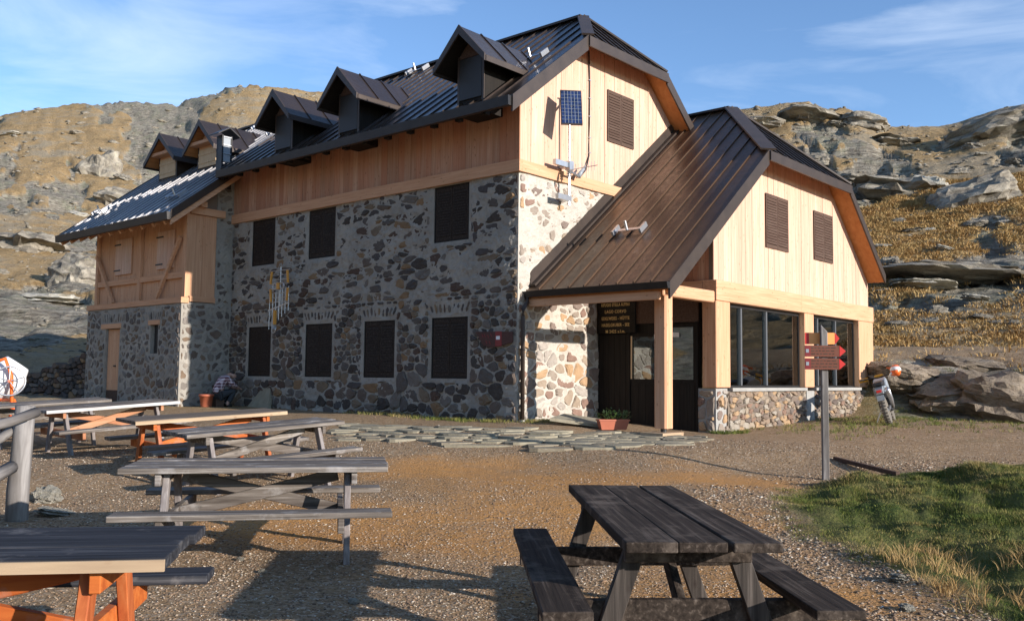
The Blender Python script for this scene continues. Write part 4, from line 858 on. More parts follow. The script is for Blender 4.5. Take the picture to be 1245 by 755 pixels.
for z in (1.0, 2.2): MB().torus((.065, -.13, z), (0, 0, 1), .06, .012, 12, 6).build('pipe_clip', M['gutter'], dp)
MB().tube([(.07, -.13, .30), (.07, -.13, .45)], .07, 10).build('pipe_shoe', M['steel'], dp)

# ---- annex body
def raw(px, py, axis, val):
    """image point to hut coordinates on plane u=val or v=val"""
    d = ray(px, py); O0 = np.array([.14, 22.87, 0]); e = EYE-O0; ax = B_ if axis == 'u' else A_
    q = e+d*((val-e@ax)/(d@ax)); return np.array([q@B_, q@A_, q[2]])
AW = -3.65; AU0, AU1 = 3.4, 14.1; SZ = 1.30; BZ0, BZ1 = 3.50, 4.02
atop = lambda u: min(azl(u), azr(u), AZH+.25)-.18
cl3 = backing('annex_gable_cladding', [(AU0, AW+.04, BZ1-.02), (AU1, AW+.04, BZ1-.02), (AU1, AW+.04, azr(AU1)-.3), (AHR, AW+.04, AZH-.1), (AHL, AW+.04, AZH-.1), (AU0, AW+.04, azl(AU0)-.3)], (0, .12, 0))
planks(cl3, 'u', AU0-.03, AU1, BZ1, atop, AW+.04, -1, M['larch_z'], .16, .3, seed=5, extra=(AHL+.3, AHR-.25))
cl4 = backing('annex_side_cladding', [(AU0+.04, AW+.1, BZ1-.1), (AU0+.04, -.02, BZ1-.1), (AU0+.04, -.02, azl(AU0)-.25), (AU0+.04, AW+.1, azl(AU0)-.25)], (.1, 0, 0))
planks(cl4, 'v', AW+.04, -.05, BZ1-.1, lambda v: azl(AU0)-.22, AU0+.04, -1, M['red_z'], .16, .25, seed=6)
backing('annex_side_wall', [(AU1-.1, AW+.1, 0), (AU1-.1, 5, 0), (AU1-.1, 5, azr(AU1)-.2), (AU1-.1, AW+.1, azr(AU1)-.2)], (.1, 0, 0), M['larch_z'])
bm1 = MB().box(AU0-.08, 8.44, AW-.1, AW+.3, BZ0, BZ1).build('annex_beam', M['beam_x'], hut); bevel(bm1, .01)
bm2 = MB().box(8.445, AU1+.2, AW-.095, AW+.3, BZ0-.0, BZ1-.004).build('annex_beam', M['beam_x'], hut); bevel(bm2, .01)
sb = MB().box(AU0-.08, AU0+.12, AW+.303, -.02, BZ0+.1, BZ1-.006).build('annex_side_beam', M['beam_y'], hut)
for a, b in ((AU0-.07, 4.07), (8.68, 9.33), (12.98, AU1+.16)): bevel(MB().box(a, b, AW-.08, AW+.32, SZ+.003, BZ0-.003).build('annex_pillar', M['beam_z'], hut), .015)
for tl_, br2 in (((928.7, 234.6), (956.8, 307.4)), ((987.2, 255.8), (1011.2, 321.2))):
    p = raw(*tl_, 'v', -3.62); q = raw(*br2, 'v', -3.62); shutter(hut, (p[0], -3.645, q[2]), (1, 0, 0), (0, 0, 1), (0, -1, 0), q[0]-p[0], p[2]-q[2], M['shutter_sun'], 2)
# glazing
for a, b, mull in ((4.07, 8.68, (4.95, 6.45)), (9.33, 12.98, (9.95, 11.35))):
    f = MB().box(a, b, AW+.1, AW+.16, SZ, SZ+.06)
    f.box(a, b, AW+.1, AW+.16, BZ0-.1, BZ0); f.box(a, a+.05, AW+.1, AW+.16, SZ+.06, BZ0-.1); f.box(b-.05, b, AW+.1, AW+.16, SZ+.06, BZ0-.1)
    wf = f.build('window_frame', M['gutter'], hut)
    e = [a+.05]+list(mull)+[b-.05]
    for m_ in mull: MB().box(m_-.04, m_+.04, AW+.06, AW+.17, SZ+.06, BZ0-.1).build('mullion', M['dgrey'], wf)
    for x0, x1 in zip(e[:-1], e[1:]): MB().box(x0+.0, x1, AW+.12, AW+.13, SZ+.06, BZ0-.1).build('window_pane', M['glass'], wf)
    MB().box(a, b, AW-.14, AW+.25, SZ-.09, SZ-.003).build('window_sill', M['concrete'], wf)
# room behind the glass
rm = MB(); rm.box(AU0+.3, AU1-.1, 2.5, 2.7, 0, 4.4); rm.box(AU0+.3, AU1-.1, AW+.3, 2.5, .05, .15); rm.box(AU0+.3, AU1-.1, AW+.3, 2.5, 3.9, 4.3); rm.build('room_shell', M['interior'], hut)
# stone base
base = wall_grid('annex_base_wall', (AU0+.55, AW-.06, -.3), (1, 0, 0), (0, 0, 1), (0, -1, 0), AU1-AU0-.5, SZ-.09+.3, [], M['base_mortar'], 25, amp=.03)
MB().box(AU0+.55+4.75, AU0+.55+5.3, AW-.1, AW-.02, -.3, SZ-.1).build('concrete_pier', M['concrete'], base)
lay(voronoi(0.02, AU1-AU0-.55, .25, SZ-.1+.3, lambda x, y: .105, 2.3, 12, 1.3, .3), (AU0+.55, AW-.06, -.3), (1, 0, 0), (0, 0, 1), (0, -1, 0), base, M['stone_base'], .001, .045, 13, excl=[(4.75, 5.3, 0, 3)], rough=.3)
cpb = MB().box(AU0+.0, AU0+.6, AW-.02, AW+.5, -.3, SZ-.02).build('corner_stone_base', M['concrete'], hut)
lay(voronoi(0, .58, .45, SZ+.25, lambda x, y: .3, 1.1, 21), (AU0+.01, AW-.02, -.3), (1, 0, 0), (0, 0, 1), (0, -1, 0), cpb, M['stone_sun'], .03, .05, 14)
lay(voronoi(0, .5, .45, SZ+.25, lambda x, y: .3, 1.1, 22), (AU0, AW, -.3), (0, 1, 0), (0, 0, 1), (-1, 0, 0), cpb, M['stone_sun'], .03, .05, 15)
# ---- entrance side wall (u = 3.4, facing -u)
es = MB().box(AU0+.06, AU0+.2, AW+.48, .0, -.1, BZ0+.1).build('entrance_wall', M['dark_wood'], hut)
v = -.02
while v > -1.0: MB().box(AU0+.02, AU0+.06, v-.18, v-.004, .12, 2.7).build('wall_board', M['dark_wood'], es); v -= .184
MB().box(AU0+.0, AU0+.06, -3.17, -1.02, 2.98, 3.6).build('door_header', M['shutter_sun'], es)
for a, b in ((-1.1, -1.02), (-2.12, -2.06), (-3.17, -3.1)): MB().box(AU0-.02, AU0+.058, a, b, .1, 2.98).build('door_post', M['dark_wood'], es)
for a, b, zt in ((-2.06, -1.1, 2.72), (-3.1, -2.12, 2.95)):
    dr = MB().box(AU0+.02, AU0+.06, a, b, .12, 1.42).build('entrance_door', M['dark_wood'], hut)
    MB().box(AU0+.03, AU0+.04, a+.08, b-.08, 1.5, zt-.1).build('door_pane', M['glass'], dr)
    for q in ((a, a+.08, 1.42, zt), (b-.08, b, 1.42, zt), (a+.08, b-.08, 1.42, 1.5), (a+.08, b-.08, zt-.1, zt)): MB().box(AU0+.015, AU0+.055, q[0], q[1], q[2], q[3]).build('door_rail', M['dark_wood'], dr)
    for k in range(4): MB().box(AU0+.005, AU0+.02, a+.03+k*(b-a-.06)/4+.003, a+.03+(k+1)*(b-a-.06)/4-.003, .18, 1.38).build('door_board', M['dark_wood'], dr)
for v_, z_ in ((-1.98, 2.62), (-2.5, 2.66)): MB().box(AU0-.004, AU0+.003, v_-.12, v_+.12, z_-.06, z_+.06).build('door_notice', M['white'], es)
MB().box(AU0-.02, AU0+.0, -1.17, -1.13, 1.5, 2.65).build('door_thermometer', M['pale_wood'], es)
# door step
MB().box(AU0-.5, AU0+.3, -3.1, -.1, -.2, .14).build('door_step', M['concrete'], hut)
# porch post and its beam
pb = MB(); 
for z0, z1, w in ((.37, 3.42, .15),):
    pb.beam((.97, AW, z0), (.97, AW, z1), .33, .33, (0, 1, 0), .12)
post = pb.build('porch_post', M['beam_z'], hut)
bevel(MB().box(.78, 3.2, AW-.12, AW+.14, 3.43, 3.72).build('porch_beam', M['beam_x'], hut), .02)
MB().beam((.97, AW-.3, 3.6), (.97, -.1, 3.6), .2, .2).build('porch_plate', M['beam_y'], hut)
MB().tube([(.97, AW, .25), (.97, AW, .38)], .07, 10).build('post_shoe', M['black'], post); MB().box(.45, 1.35, AW-.3, AW+.3, .1, .285).build('post_plinth', M['t_tan'], hut)

# ---- wing walls
hw_ = [(17.35-WVC, 18.45-WVC, 0, 3.13-zb), (14.58-WVC, 15.1-WVC, 2.2-zb, 3.18-zb)]
wf_ = wall_grid('wing_front_wall', (WU, WVC, zb), (0, 1, 0), (0, 0, 1), (-1, 0, 0), WVE-WVC, 3.85-zb, hw_, M['mortar'], 35, reveal=.2, core=.5, amp=.024, bias=lambda y: .006)
ex = [(a-.05, b+.05, c-.05, d+.1) for a, b, c, d in hw_]+[(a-.2, b+.4, d, d+.62) for a, b, c, d in hw_]
lay(voronoi(0.02, WVE-WVC-.02, .1, 3.8-zb, lambda x, y: .25, 1.15, 31, 1.3), (WU, WVC, zb), (0, 1, 0), (0, 0, 1), (-1, 0, 0), wf_, M['stone_wing'], .04, .03, 32, excl=ex, rough=.2)
for a, b, c, d in hw_:
    n = 10 if b-a > .8 else 8; cc = (a+b)/2+WVC; wd_ = (b-a)/2+.25
    for i in range(n):
        t = (i+.5)/n*2-1; x = cc+t*wd_; ang = t*.45; h = random.uniform(.3, .4); z0 = 3.33; w2 = .03
        lay([[(x-w2, z0), (x+w2, z0), (x+w2*1.2+math.sin(ang)*h, z0+h), (x-w2*1.2+math.sin(ang)*h, z0+h)]], (WU, 0, 0), (0, 1, 0), (0, 0, 1), (-1, 0, 0), wf_, M['stone_wing'], .004, .03, 200+i, rough=.05, minarea=.001)
    MB().box(WU-.04, WU+.12, a+WVC-.12, b+WVC+.5*(b-a > .8)*.4+.12, 3.13+.05*(b-a < .8), 3.31+.03*(b-a < .8)).build('lintel', M['beam_y'], hut)
ws = wall_grid('wing_side_wall', (WU, WVC, zb), (1, 0, 0), (0, 0, 1), (0, -1, 0), -WU, 3.9-zb, [], M['mortar'], 45)
lay(voronoi(0.02, -WU-.02, .1, 3.85-zb, lambda x, y: .25, 1.2, 41, 1.3), (WU, WVC, zb), (1, 0, 0), (0, 0, 1), (0, -1, 0), ws, M['stone_wing'], .05, .02, 42, rough=.2)
wp = wall_grid('wing_stone_pier', (-.65, WVC, 3.9), (1, 0, 0), (0, 0, 1), (0, -1, 0), .65, 4.6, [], M['mortar'], 46, top=lambda x: wz(x-.65)-3.9-.15)
lay(voronoi(0.02, .63, .02, 4.1, lambda x, y: .22, 1.2, 43, 1.3), (-.65, WVC, 3.9), (1, 0, 0), (0, 0, 1), (0, -1, 0), wp, M['stone_wing'], .05, .02, 44, drop=lambda x, y: .35)
MB().box(WU+.55, 8, WVC+.4, WVE-.1, 0, 7.2).build('wing_inner_walls', M['interior'], hut); MB().box(WU+.3, 8.2, WVE-.3, WVE, zb, 7).build('wing_end_wall', M['mortar'], hut)
# wing timber storey
WT = -1.62
tw = backing('wing_timber_wall', [(WT, WVC+.03, 3.95), (WT, WVE-.3, 3.95), (WT, WVE-.3, 7.0), (WT, WVC+.03, 7.0)], (.15, 0, 0))
planks(tw, 'v', WVC+.02, WVE-.3, 4.05, lambda v: 6.95, WT, -1, M['beam_z'], .18, .26, seed=9)
tws = backing('wing_timber_side', [(WT, WVC+.02, 3.95), (-.66, WVC+.02, 3.95), (-.66, WVC+.02, wz(-.66)-.25), (WT, WVC+.02, wz(WT)-.25)], (0, .15, 0))
planks(tws, 'u', WT-.03, -.66, 4.1, lambda u: 6.85, WVC+.02, -1, M['beam_z'], .16, .3, seed=10)
for nm, q, m_ in (('sill_beam', (WU-.05, WT+.0, WVC-.06, WVE+.03, 3.86, 4.05), 'beam_y'), ('sill_beam', (WU+.253, -.66, WVC-.063, WVC+.0, 3.92, 4.1), 'beam_x'), ('rail_beam', (WT-.13, WT-.035, WVC+.2, WVE-.5, 4.72, 4.92), 'beam_y'),
                  ('timber_post', (WT-.15, WT-.036, WVC-.03, WVC+.17, 4.06, 6.9), 'beam_z'), ('timber_post', (WT-.14, WT-.036, 16.2, 16.4, 4.06, 6.9), 'beam_z'), ('timber_post', (WT-.14, WT-.036, WVE-.48, WVE-.3, 4.06, 6.9), 'beam_z'),
                  ('tie_beam', (WT-.05, -.4, WVC-.12, WVC-.005, 6.86, 7.1), 'beam_x'), ('beam_end', (WT+.2, WT+.42, WVC-.3, WVC-.02, 7.1, 7.28), 'beam_y')):
    MB().box(*q).build(nm, M[m_], tw)
MB().beam((WT-.16, WVE-.4, 5.9), (WT-.16, 18.15, 4.06), .12, .1, (1, 0, 0)).build('brace', M['beam_y'], tw); MB().beam((WT-.16, WVC+.35, 6.1), (WT-.16, 14.95, 4.06), .12, .1, (1, 0, 0)).build('brace', M['beam_y'], tw)
for a, b in ((17.0, 18.25), (13.98, 15.15)):
    q = MB().box(WT-.075, WT-.036, a, b, 5.1, 6.42).build('timber_shutter', M['beam_z'], hut)
    for k in range(5): MB().box(WT-.085, WT-.0755, a+.01+k*(b-a-.02)/5+.004, a+.01+(k+1)*(b-a-.02)/5-.004, 5.11, 6.41).build('shutter_board', M['larch_z'], q)
    for z in (5.25, 6.2): MB().box(WT-.1, WT-.086, b-.42, b+.06, z, z+.05).build('hinge', M['black'], q)
dq = MB().box(WU+.12, WU+.17, 17.37, 18.43, .5, 3.12).build('wing_door', M['beam_z'], hut)
for k in range(5): MB().box(WU+.095, WU+.12, 17.38+k*.208+.004, 17.38+(k+1)*.208-.004, .9, 3.11).build('door_board', M['beam_z'], dq)
MB().box(WU+.09, WU+.119, 17.38, 18.42, .5, .9).build('kick_board', M['shutter_sun'], dq); MB().box(WU+.06, WU+.094, 17.75, 17.9, 1.75, 1.8).build('door_handle', M['black'], dq)
MB().box(WU+.14, WU+.16, 14.6, 15.08, 2.2, 3.18).build('window_pane', M['black'], hut)

# ---- wall-mounted bits of the hut
zsg = [raw(744, y, 'u', AU0-.06)[2] for y in (371, 379.2, 387.4, 395.4, 403.3)]
sg = MB().box(AU0-.05, AU0-.002, -1.3, -.04, 2.74, 3.72).build('name_board', M['dark_wood'], hut)
for k in range(5): MB().box(AU0-.062, AU0-.05, -1.295, -.045, 2.745+k*.194, 2.745+(k+1)*.194-.006).build('board_plank', M['dark_wood'], sg)
def text(body, size, loc, rot, mat, parent, name='lettering', sx=1.0, ext=.003):
    cu = bpy.data.curves.new(name, 'FONT'); cu.body = body; cu.size = size; cu.align_x = 'CENTER'; cu.align_y = 'CENTER'; cu.extrude = ext; cu.resolution_u = 2; cu.offset = size*.012; cu.space_character = 1.12
    tmp = bpy.data.objects.new('tmp', cu); COL.objects.link(tmp); bpy.context.view_layer.update()
    me = bpy.data.meshes.new_from_object(tmp.evaluated_get(bpy.context.evaluated_depsgraph_get())); bpy.data.objects.remove(tmp)
    me.materials.clear(); me.materials.append(mat); o = bpy.data.objects.new(name, me); COL.objects.link(o); o.parent = parent
    o.location = [q*S for q in loc]; o.rotation_euler = rot; o.scale = (S*sx, S, S); return o
for k, (tx, sx) in enumerate((('RIFUGIO STELLA ALPINA', .62), ('LAGO CORVO', .8), ('EDELWEISS - HÜTTE', .74), ('HASELGRUBER - SEE', .74), ('M 2425 s.l.m.', .85))):
    text(tx, .125, (AU0-.066, -.66, zsg[k]), (PI/2, 0, -PI/2), M['gold'], sg, sx=sx)
# stones out: 300 largest singly, the rest joined
STONES.sort(key=lambda t: -t[0])
for sc_, par, V, Fc, m_ in STONES[:300]:
    c = np.mean(V, 0); o = make_obj('stone', [tuple((np.array(p)-c)*S) for p in V], Fc, m_, par, loc=tuple(c*S))
for m_ in (M['stone'], M['stone_sun'], M['stone_wing'], M['stone_base']):
    mb = MB()
    for t in STONES[300:]:
        if t[4] is m_: mb.add(t[2], t[3])
    if mb.v: mb.build('small_stones', m_, hut, kind='stuff')
print('stones', len(STONES), STONES[299][0] if len(STONES) > 300 else '')
S = 1.0

# ------------------------------------------------------------------ things around the hut
def hut_thing(name, label, cat, u, v, z, rz=0, group=None): return empty(name, label, cat, tuple(Hw(u, v, z)), YAW+rz, group)
def frame(o, x, y, z, yaw, tl=0, tw=0):
    e = Vector((math.cos(yaw), math.sin(yaw), tl)).normalized(); n = Vector((-math.sin(yaw), math.cos(yaw), tw)); n = (n-e*n.dot(e)).normalized(); k = e.cross(n)
    o.matrix_world = Matrix(((e[0], n[0], k[0], x), (e[1], n[1], k[1], y), (e[2], n[2], k[2], z), (0, 0, 0, 1)))

def picnic_table(label, x, y, ztop, yaw, L, Wd, top, leg, rail, seat=None, tl=0, tw=0, nb=3, edge=None, seed=0, bo=.68, sw=.23, big=False):
    rs = random.Random(seed); t = empty('picnic_table', label, 'picnic table', group='wooden picnic tables on the gravel yard'); H = .77
    c = np.array([x, y, ztop-H]); frame(t, c[0], c[1], c[2], yaw, tl, tw); seat = seat or top
    bw = Wd/nb
    for k in range(nb):
        a = -Wd/2+k*bw; g = rs.uniform(.006, .016) if not big else (.003, .003, .022)[k]; L0 = L/2+rs.uniform(-.012, .012)
        o = MB().box(-L0, L/2+rs.uniform(-.012, .012), a+(g/2 if not big else (0, .002, .012)[k]), a+bw-(g/2 if not big else (.002, .012, 0)[k]), H-.048, H+rs.uniform(-.004, .003)).build('top_board', top, t); bevel(o, .006, 2)
        if edge and k == 0: MB().box(-L0+.004, L/2-.004, a-.012, a+g/2+.001, H-.052, H-.006).build('edge_strip', edge, t)
    for sy in (-1, 1):
        y0 = sy*bo; n = 1
        o = MB().box(-L/2+.0+rs.uniform(-.03, .03), L/2+rs.uniform(-.03, .03), y0-sw/2, y0+sw/2, .425, .47).build('seat_board', seat, t); bevel(o, .006, 2)
    xe = L/2-(.33 if not big else .36)
    for sx in (-1, 1):
        for sy in (-1, 1):
            o = MB().beam((sx*xe, sy*.50, -.04), (sx*xe, sy*.235, H-.05), .10, .05, (1, 0, 0)).build('leg', leg, t); bevel(o, .005)
        ix = sx*(xe-.052)
        bevel(MB().box(ix-.024, ix+.024, -bo-sw*.42, bo+sw*.42, .31, .424).build('crossbar', rail, t), .005)
        bevel(MB().box(sx*(xe+.05)-.024, sx*(xe+.05)+.024, -Wd/2+.05, Wd/2-.05, H-.148, H-.049).build('top_batten', rail, t), .005)
    if big:
        for sx in (-1, 1): bevel(MB().beam((sx*(xe-.08), .0, .37), (sx*.12, .0, H-.06), .09, .045, (0, 1, 0)).build('brace', rail, t), .005)
    else:
        for sx, yy in ((-1, -.027), (1, .027)): bevel(MB().beam((sx*(xe-.08), yy, .37), (-sx*(xe-.08), yy, H-.10), .05, .10, (0, 0, 1)).build('brace', rail, t), .005)
    return t
M['t_bz'] = M['t_blackz']
picnic_table('near black-stained picnic table with a lengthwise gap in its top, alone at the lower right', .82, 5.28, .77, math.atan2(-2.2, .12), 2.2, .72, M['t_black'], M['t_blackz'], M['t_black'], seed=1, bo=.62, big=True)
picnic_table('silvery weathered grey picnic table in the middle, nearest of the fully grey ones', -2.09, 7.75, .77, .19, 2.08, .86, M['t_grey'], M['t_greyz'], M['t_grey'], seed=2, nb=4, bo=.78)
picnic_table('charcoal-topped picnic table with bright orange legs, cut off by the lower left corner', -2.494, 3.95, .77, .15, 2.15, .82, M['t_char'], M['t_orange'], M['t_orangex'], edge=M['t_tan'], seed=3, nb=3, bo=.80)
picnic_table('grey picnic table standing directly behind the silvery middle one', -3.17, 11.57, .875, .724, 2.1, .75, M['t_grey'], M['t_greyz'], M['t_grey'], tl=.055, tw=.03, seed=4, nb=3, bo=.72)
picnic_table('brown-topped picnic table with a pale yellow edge board and red-orange legs', -4.355, 13.125, .939, .733, 2.2, .75, M['t_brown'], M['t_orange'], M['t_orangex'], edge=M['t_tan'], tl=.046, tw=.03, seed=5, bo=.72)
picnic_table('picnic table with a whitish edge board and faded orange cross braces, behind the log post', -6.5, 14.8, 1.009, .818, 2.1, .85, M['t_grey'], M['t_greyz'], M['t_faded'], edge=M['t_light'], tl=.06, tw=.012, seed=6, bo=.74)
picnic_table('dull grey picnic table farthest to the left, partly cut off by the photo edge', -8.12, 15.95, 1.0, .686, 2.1, .8, M['t_grey'], M['t_greyz'], M['t_grey'], tl=.06, tw=.03, seed=7, bo=.72)

# log fence at the left edge
fx, fy, fz = onground(20, 632, 0)
fp = tag(MB().tube([(0, 0, -.2), (.0, 0, .3), (.02, .0, .7), (.035, .0, 1.13)], [.108, .105, .098, .094], 14).build('fence_post', M['log'], None, True), 'round grey log post standing in the gravel at the left edge', 'fence post')
fp.location = (fx, fy, fz)
def pix(px, py, dist_y): d = ray(px, py); return EYE+d*(dist_y/d[1])
def lograil(label, a, b, r0, r1, name='fence_rail'):
    a = np.array(a); b = np.array(b); d = b-a; L = np.linalg.norm(d); yaw = math.atan2(d[1], d[0]); pt = math.asin(d[2]/L)
    o = MB().tube([(0, 0, 0), (L*.3, 0, .01), (L*.65, 0, -.01), (L, 0, 0)], [r0, (r0*2+r1)/3, (r0+2*r1)/3, r1], 10).build(name, M['logx'], None, True)
    o.rotation_euler = (0, -pt, yaw); o.location = a; return tag(o, label, 'fence rail', 'log fence rails at the left edge')
y_ = fy-.2
lograil('upper grey log rail running up to the top of the log post', pix(-60, 535, y_-1.3), pix(44, 501, y_), .04, .05)
lograil('thin inner log brace slanting down behind the post top', pix(-50, 565, y_-.6), pix(24, 516, y_+.32), .045, .045)
lograil('thick lower grey log rail ending at the middle of the post', pix(-70, 610, y_-1.4), pix(14, 568, y_+.1), .06, .065)
def near_rock(px, py, w, h, label, k, mat='pale'):
    x, y, z = onground(px, py, .05); d = y; o = bpy.data.objects.new('stone_block', (RMP if mat == 'pale' else RM)[k % 2]); COL.objects.link(o); s_ = w/2/F_PX*d
    o.location = (x, y, z+h/F_PX*d*.25); o.scale = (s_, s_*.8, h/F_PX*d/.8); o.rotation_euler = (.1, .15, k*1.3); tag(o, label, 'rock')
near_rock(57, 610, 34, 26, 'angular pale boulder right beside the foot of the log post', 0); near_rock(66, 625, 44, 10, 'flat pale stone lying below the boulder at the log post', 1); near_rock(1178-8, 742, 1, 1, 'tiny pale stone chip near the lower right corner', 0)
for k, (px, py, w, h, lab) in enumerate(((1103, 742, 20, 11, 'largest pale stone on the gravel edge at the lower right'), (1092, 706, 22, 12, 'flat stone half-way up the gravel edge at the lower right'), (292, 681, 10, 6, 'small white stone in the shade of the silvery middle table'), (318, 696, 9, 5, 'small round white stone left of the dark shadow block'), (430, 733, 14, 8, 'small dark stone in front of the silvery middle table'))): near_rock(px, py, w, h, lab, k)

# signpost with three arrow boards
sx_, sy_, sz_ = onground(1004, 583, .15); D = sy_; pxm = D/F_PX
sp_ = empty('trail_signpost', 'grey square trail signpost carrying three orange and brown arrow boards pointing right', 'signpost', (sx_, sy_, sz_), -.12)
ph = (583-401)*pxm
pm = MB().prism([(-.045, -.045, -.2), (.045, -.045, -.2), (.045, -.045, ph-.05), (-.045, -.045, ph+.05)], (0, .09, 0))
bevel(pm.build('signpost_pole', M['log'], sp_), .008)
def arrow(name, z0, z1, x0, x1, y, cols, label=None, tip=.09, right=True):
    zc = (z0+z1)/2; h = (z1-z0)/2
    o = MB().prism([(x0, y, z0), (x1-tip, y, z0), (x1, y, zc), (x1-tip, y, z1), (x0, y, z1)], (0, .02, 0)).build(name, cols[0], sp_)
    if label: o['label'] = label
    f = -.003
    MB().prism([(x1-tip, y, z0), (x1, y, zc), (x1-tip, y, z1)], (0, f, 0)).build('red_tip', M['red'], o)
    MB().box(x0, x0+cols[1], y+f, y, z0, z1).build('red_end', M['red'] if cols[0] is M['orangesign'] else M['maroon'], o)
    return o
z = lambda py: (583-py)*pxm; xx = lambda px: (px-1004)*pxm/math.cos(.12)
a1 = arrow('arrow_board', z(420), z(406), xx(983), xx(1023.5), .058, (M['orangesign'], .055), 'bright orange top arrow board with red ends', .06)
a2 = arrow('arrow_board', z(435.5), z(422), xx(980.5), xx(1028), -.078, (M['brownsign'], .075), 'red-brown middle arrow board', .085)
a3 = arrow('arrow_board', z(451), z(437.5), xx(980.5), xx(1027.5), -.078, (M['brownsign'], .075), 'brown lower arrow board', .085)
for a_, zc in ((a2, z(428.5)), (a3, z(444))):
    MB().box(xx(981.5), xx(985), -.085, -.0815, zc-.025, zc+.025).build('route_number_plate', M['greyp'], a_)
    for r_ in (-1, 0, 1):
        rs = random.Random(int(zc*1000)+r_); x = xx(988)
        while x < xx(1015): w = rs.uniform(.02, .06); MB().box(x, x+w, -.0805, -.078, zc+r_*.042-.008, zc+r_*.042+.008).build('faded_lettering', M['shutter_sun'], a_); x += w+.02
# steel bar across the track and a low sill at the step
gx1, gy1, gz1 = onground(1015, 558, .2); gx2, gy2, gz2 = onground(1092, 580, .15)
br_ = MB().beam((gx1, gy1, hz(gx1, gy1)+.01), (gx2, gy2, hz(gx2, gy2)+.01), .06, .06).build('water_bar', M['orangep'] if False else M['shutter_sun']); tag(br_, 'rusty drainage bar laid across the dirt track right of the signpost', 'bar')

# flagstone paving before the facade
pav = empty('stone_paving', 'light grey flagstone paving running along the foot of the stone facade', 'paving', (0, 0, 0)); pav['kind'] = 'structure'; del pav['category']; del pav['label']
def flags(px, zz, dens, seed, proud=.03, kp=lambda x, y: True, sink=.05):
    P = np.array([onground(a, b_, zz)[:2] for a, b_ in px]); x0, y0 = P.min(0); x1, y1 = P.max(0); rs = random.Random(seed)
    for poly in voronoi(x0, x1, y0, y1, lambda x, y: dens, 1.6, seed, 1.2, .3):
        c = np.mean(poly, 0)
        if float(sdist(np.array([c[0]]), np.array([c[1]]), P)[0]) < .02: continue
        Q, c = stone_shape(poly, .003, rs, .03); n = len(Q); th = rs.uniform(.2, 1)*proud; zt = float(near_z(c[0], c[1]))+.012+th; tx, ty = rs.uniform(-.01, .01), rs.uniform(-.01, .01)
        V = [(q[0]-c[0], q[1]-c[1], -sink-th) for q in Q]+[(q[0]-c[0], q[1]-c[1], tx*(q[0]-c[0])+ty*(q[1]-c[1])) for q in Q]
        F_ = [tuple(range(n, 2*n))]+[(i, (i+1) % n, n+(i+1) % n, n+i) for i in range(n)]
        make_obj('flagstone', V, F_, M['flag'], pav, loc=(c[0], c[1], zt))
flags([(398, 536), (418, 514), (560, 519), (700, 527), (742, 530), (640, 543), (560, 542), (470, 538)], .52, .26, 3, .012)
flags([(640, 530), (700, 521), (790, 527), (860, 532), (852, 539), (770, 543), (700, 548), (650, 546)], .46, .26, 4, .015)
sl = MB().prism([(-.75, -.4, 0), (.7, -.5, 0), (.85, .3, .0), (-.2, .45, 0)], (0, 0, .06)).build('leaning_slab', M['flag']); q = Hw(2.35, -.55, .42); q = onground(706, 518, .5); sl.location = (q[0], q[1]+.25, hz(q[0], q[1])+.08); sl.rotation_euler = (.14, .12, .25); tag(sl, 'big pale flat slab tilted against the sunlit wall beside the planter', 'slab')
s2 = MB().prism([(-.5, 0, 0), (.55, 0, 0), (.35, .05, .55), (.1, .05, .72)], (0, .08, 0)).build('leaning_slab', M['flag']); q = Hw(-.25, 11.0, .4); s2.location = (q[0], q[1], hz(q[0], q[1])-.03); s2.rotation_euler = (-.25, 0, YAW-PI/2); tag(s2, 'triangular grey slab leaning on the facade right of the crouching person', 'slab')

# planter and pot
q = raw(744, 521, 'v', -1.1); q = Hw(2.6, -1.0, 0); gx1, gy1, gz1 = onground(745, 524, .45)
pl = empty('flower_box', 'terracotta flower box with green plants in front of the dark entrance', 'planter', (gx1, gy1, gz1+.03), .2)
mb = MB(); mb.prism([(-.25, -.09, 0), (.25, -.09, 0), (.25, .09, 0), (-.25, .09, 0)], (0, 0, .01)); n0 = len(mb.v)
mb.add([(-.25, -.09, .0), (.25, -.09, 0), (.25, .09, 0), (-.25, .09, 0), (-.3, -.12, .19), (.3, -.12, .19), (.3, .12, .19), (-.3, .12, .19)], [(0, 1, 5, 4), (1, 2, 6, 5), (2, 3, 7, 6), (3, 0, 4, 7), (4, 5, 6, 7)]); mb.build('box', M['terracotta'], pl); MB().box(-.31, .31, -.13, .13, .17, .2).build('rim', M['terracotta'], pl)
def leafy(parent, n, sx, sy, h, size, mat, z0=.2, name='foliage'):
    mb = MB()
    for _ in range(n):
        a = random.uniform(0, 2*PI); r = random.random()**.5; c = np.array([math.cos(a)*r*sx, math.sin(a)*r*sy, z0+random.uniform(0, h)*(1-.4*r)]); d = np.array([math.cos(a)*.7, math.sin(a)*.7, random.uniform(-.3, .8)]); d /= np.linalg.norm(d)
        s_ = np.cross(d, (0, 0, 1)); s_ /= np.linalg.norm(s_)+1e-6; L = size*random.uniform(.6, 1.2); mb.add([c, c+d*L*.5+s_*L*.3, c+d*L, c+d*L*.5-s_*L*.3], [(0, 1, 2, 3)])
    for _ in range(12):
        x = random.uniform(-sx*.8, sx*.8); mb.tube([(x, 0, z0-.02), (x*1.2, random.uniform(-.05, .05), z0+h*.8)], .004, 4)
    o = mb.build(name, mat, parent); o['kind'] = 'stuff'; return o
leafy(pl, 260, .36, .14, .22, .07, M['leaf'])
gx1, gy1, gz1 = onground(245, 503, .5)
po = empty('flower_pot', 'small red-brown plant pot standing by the corner of the small wing', 'pot', tuple(Hw(-1.35, 12.2, 0)[:2])+(0,), 0)
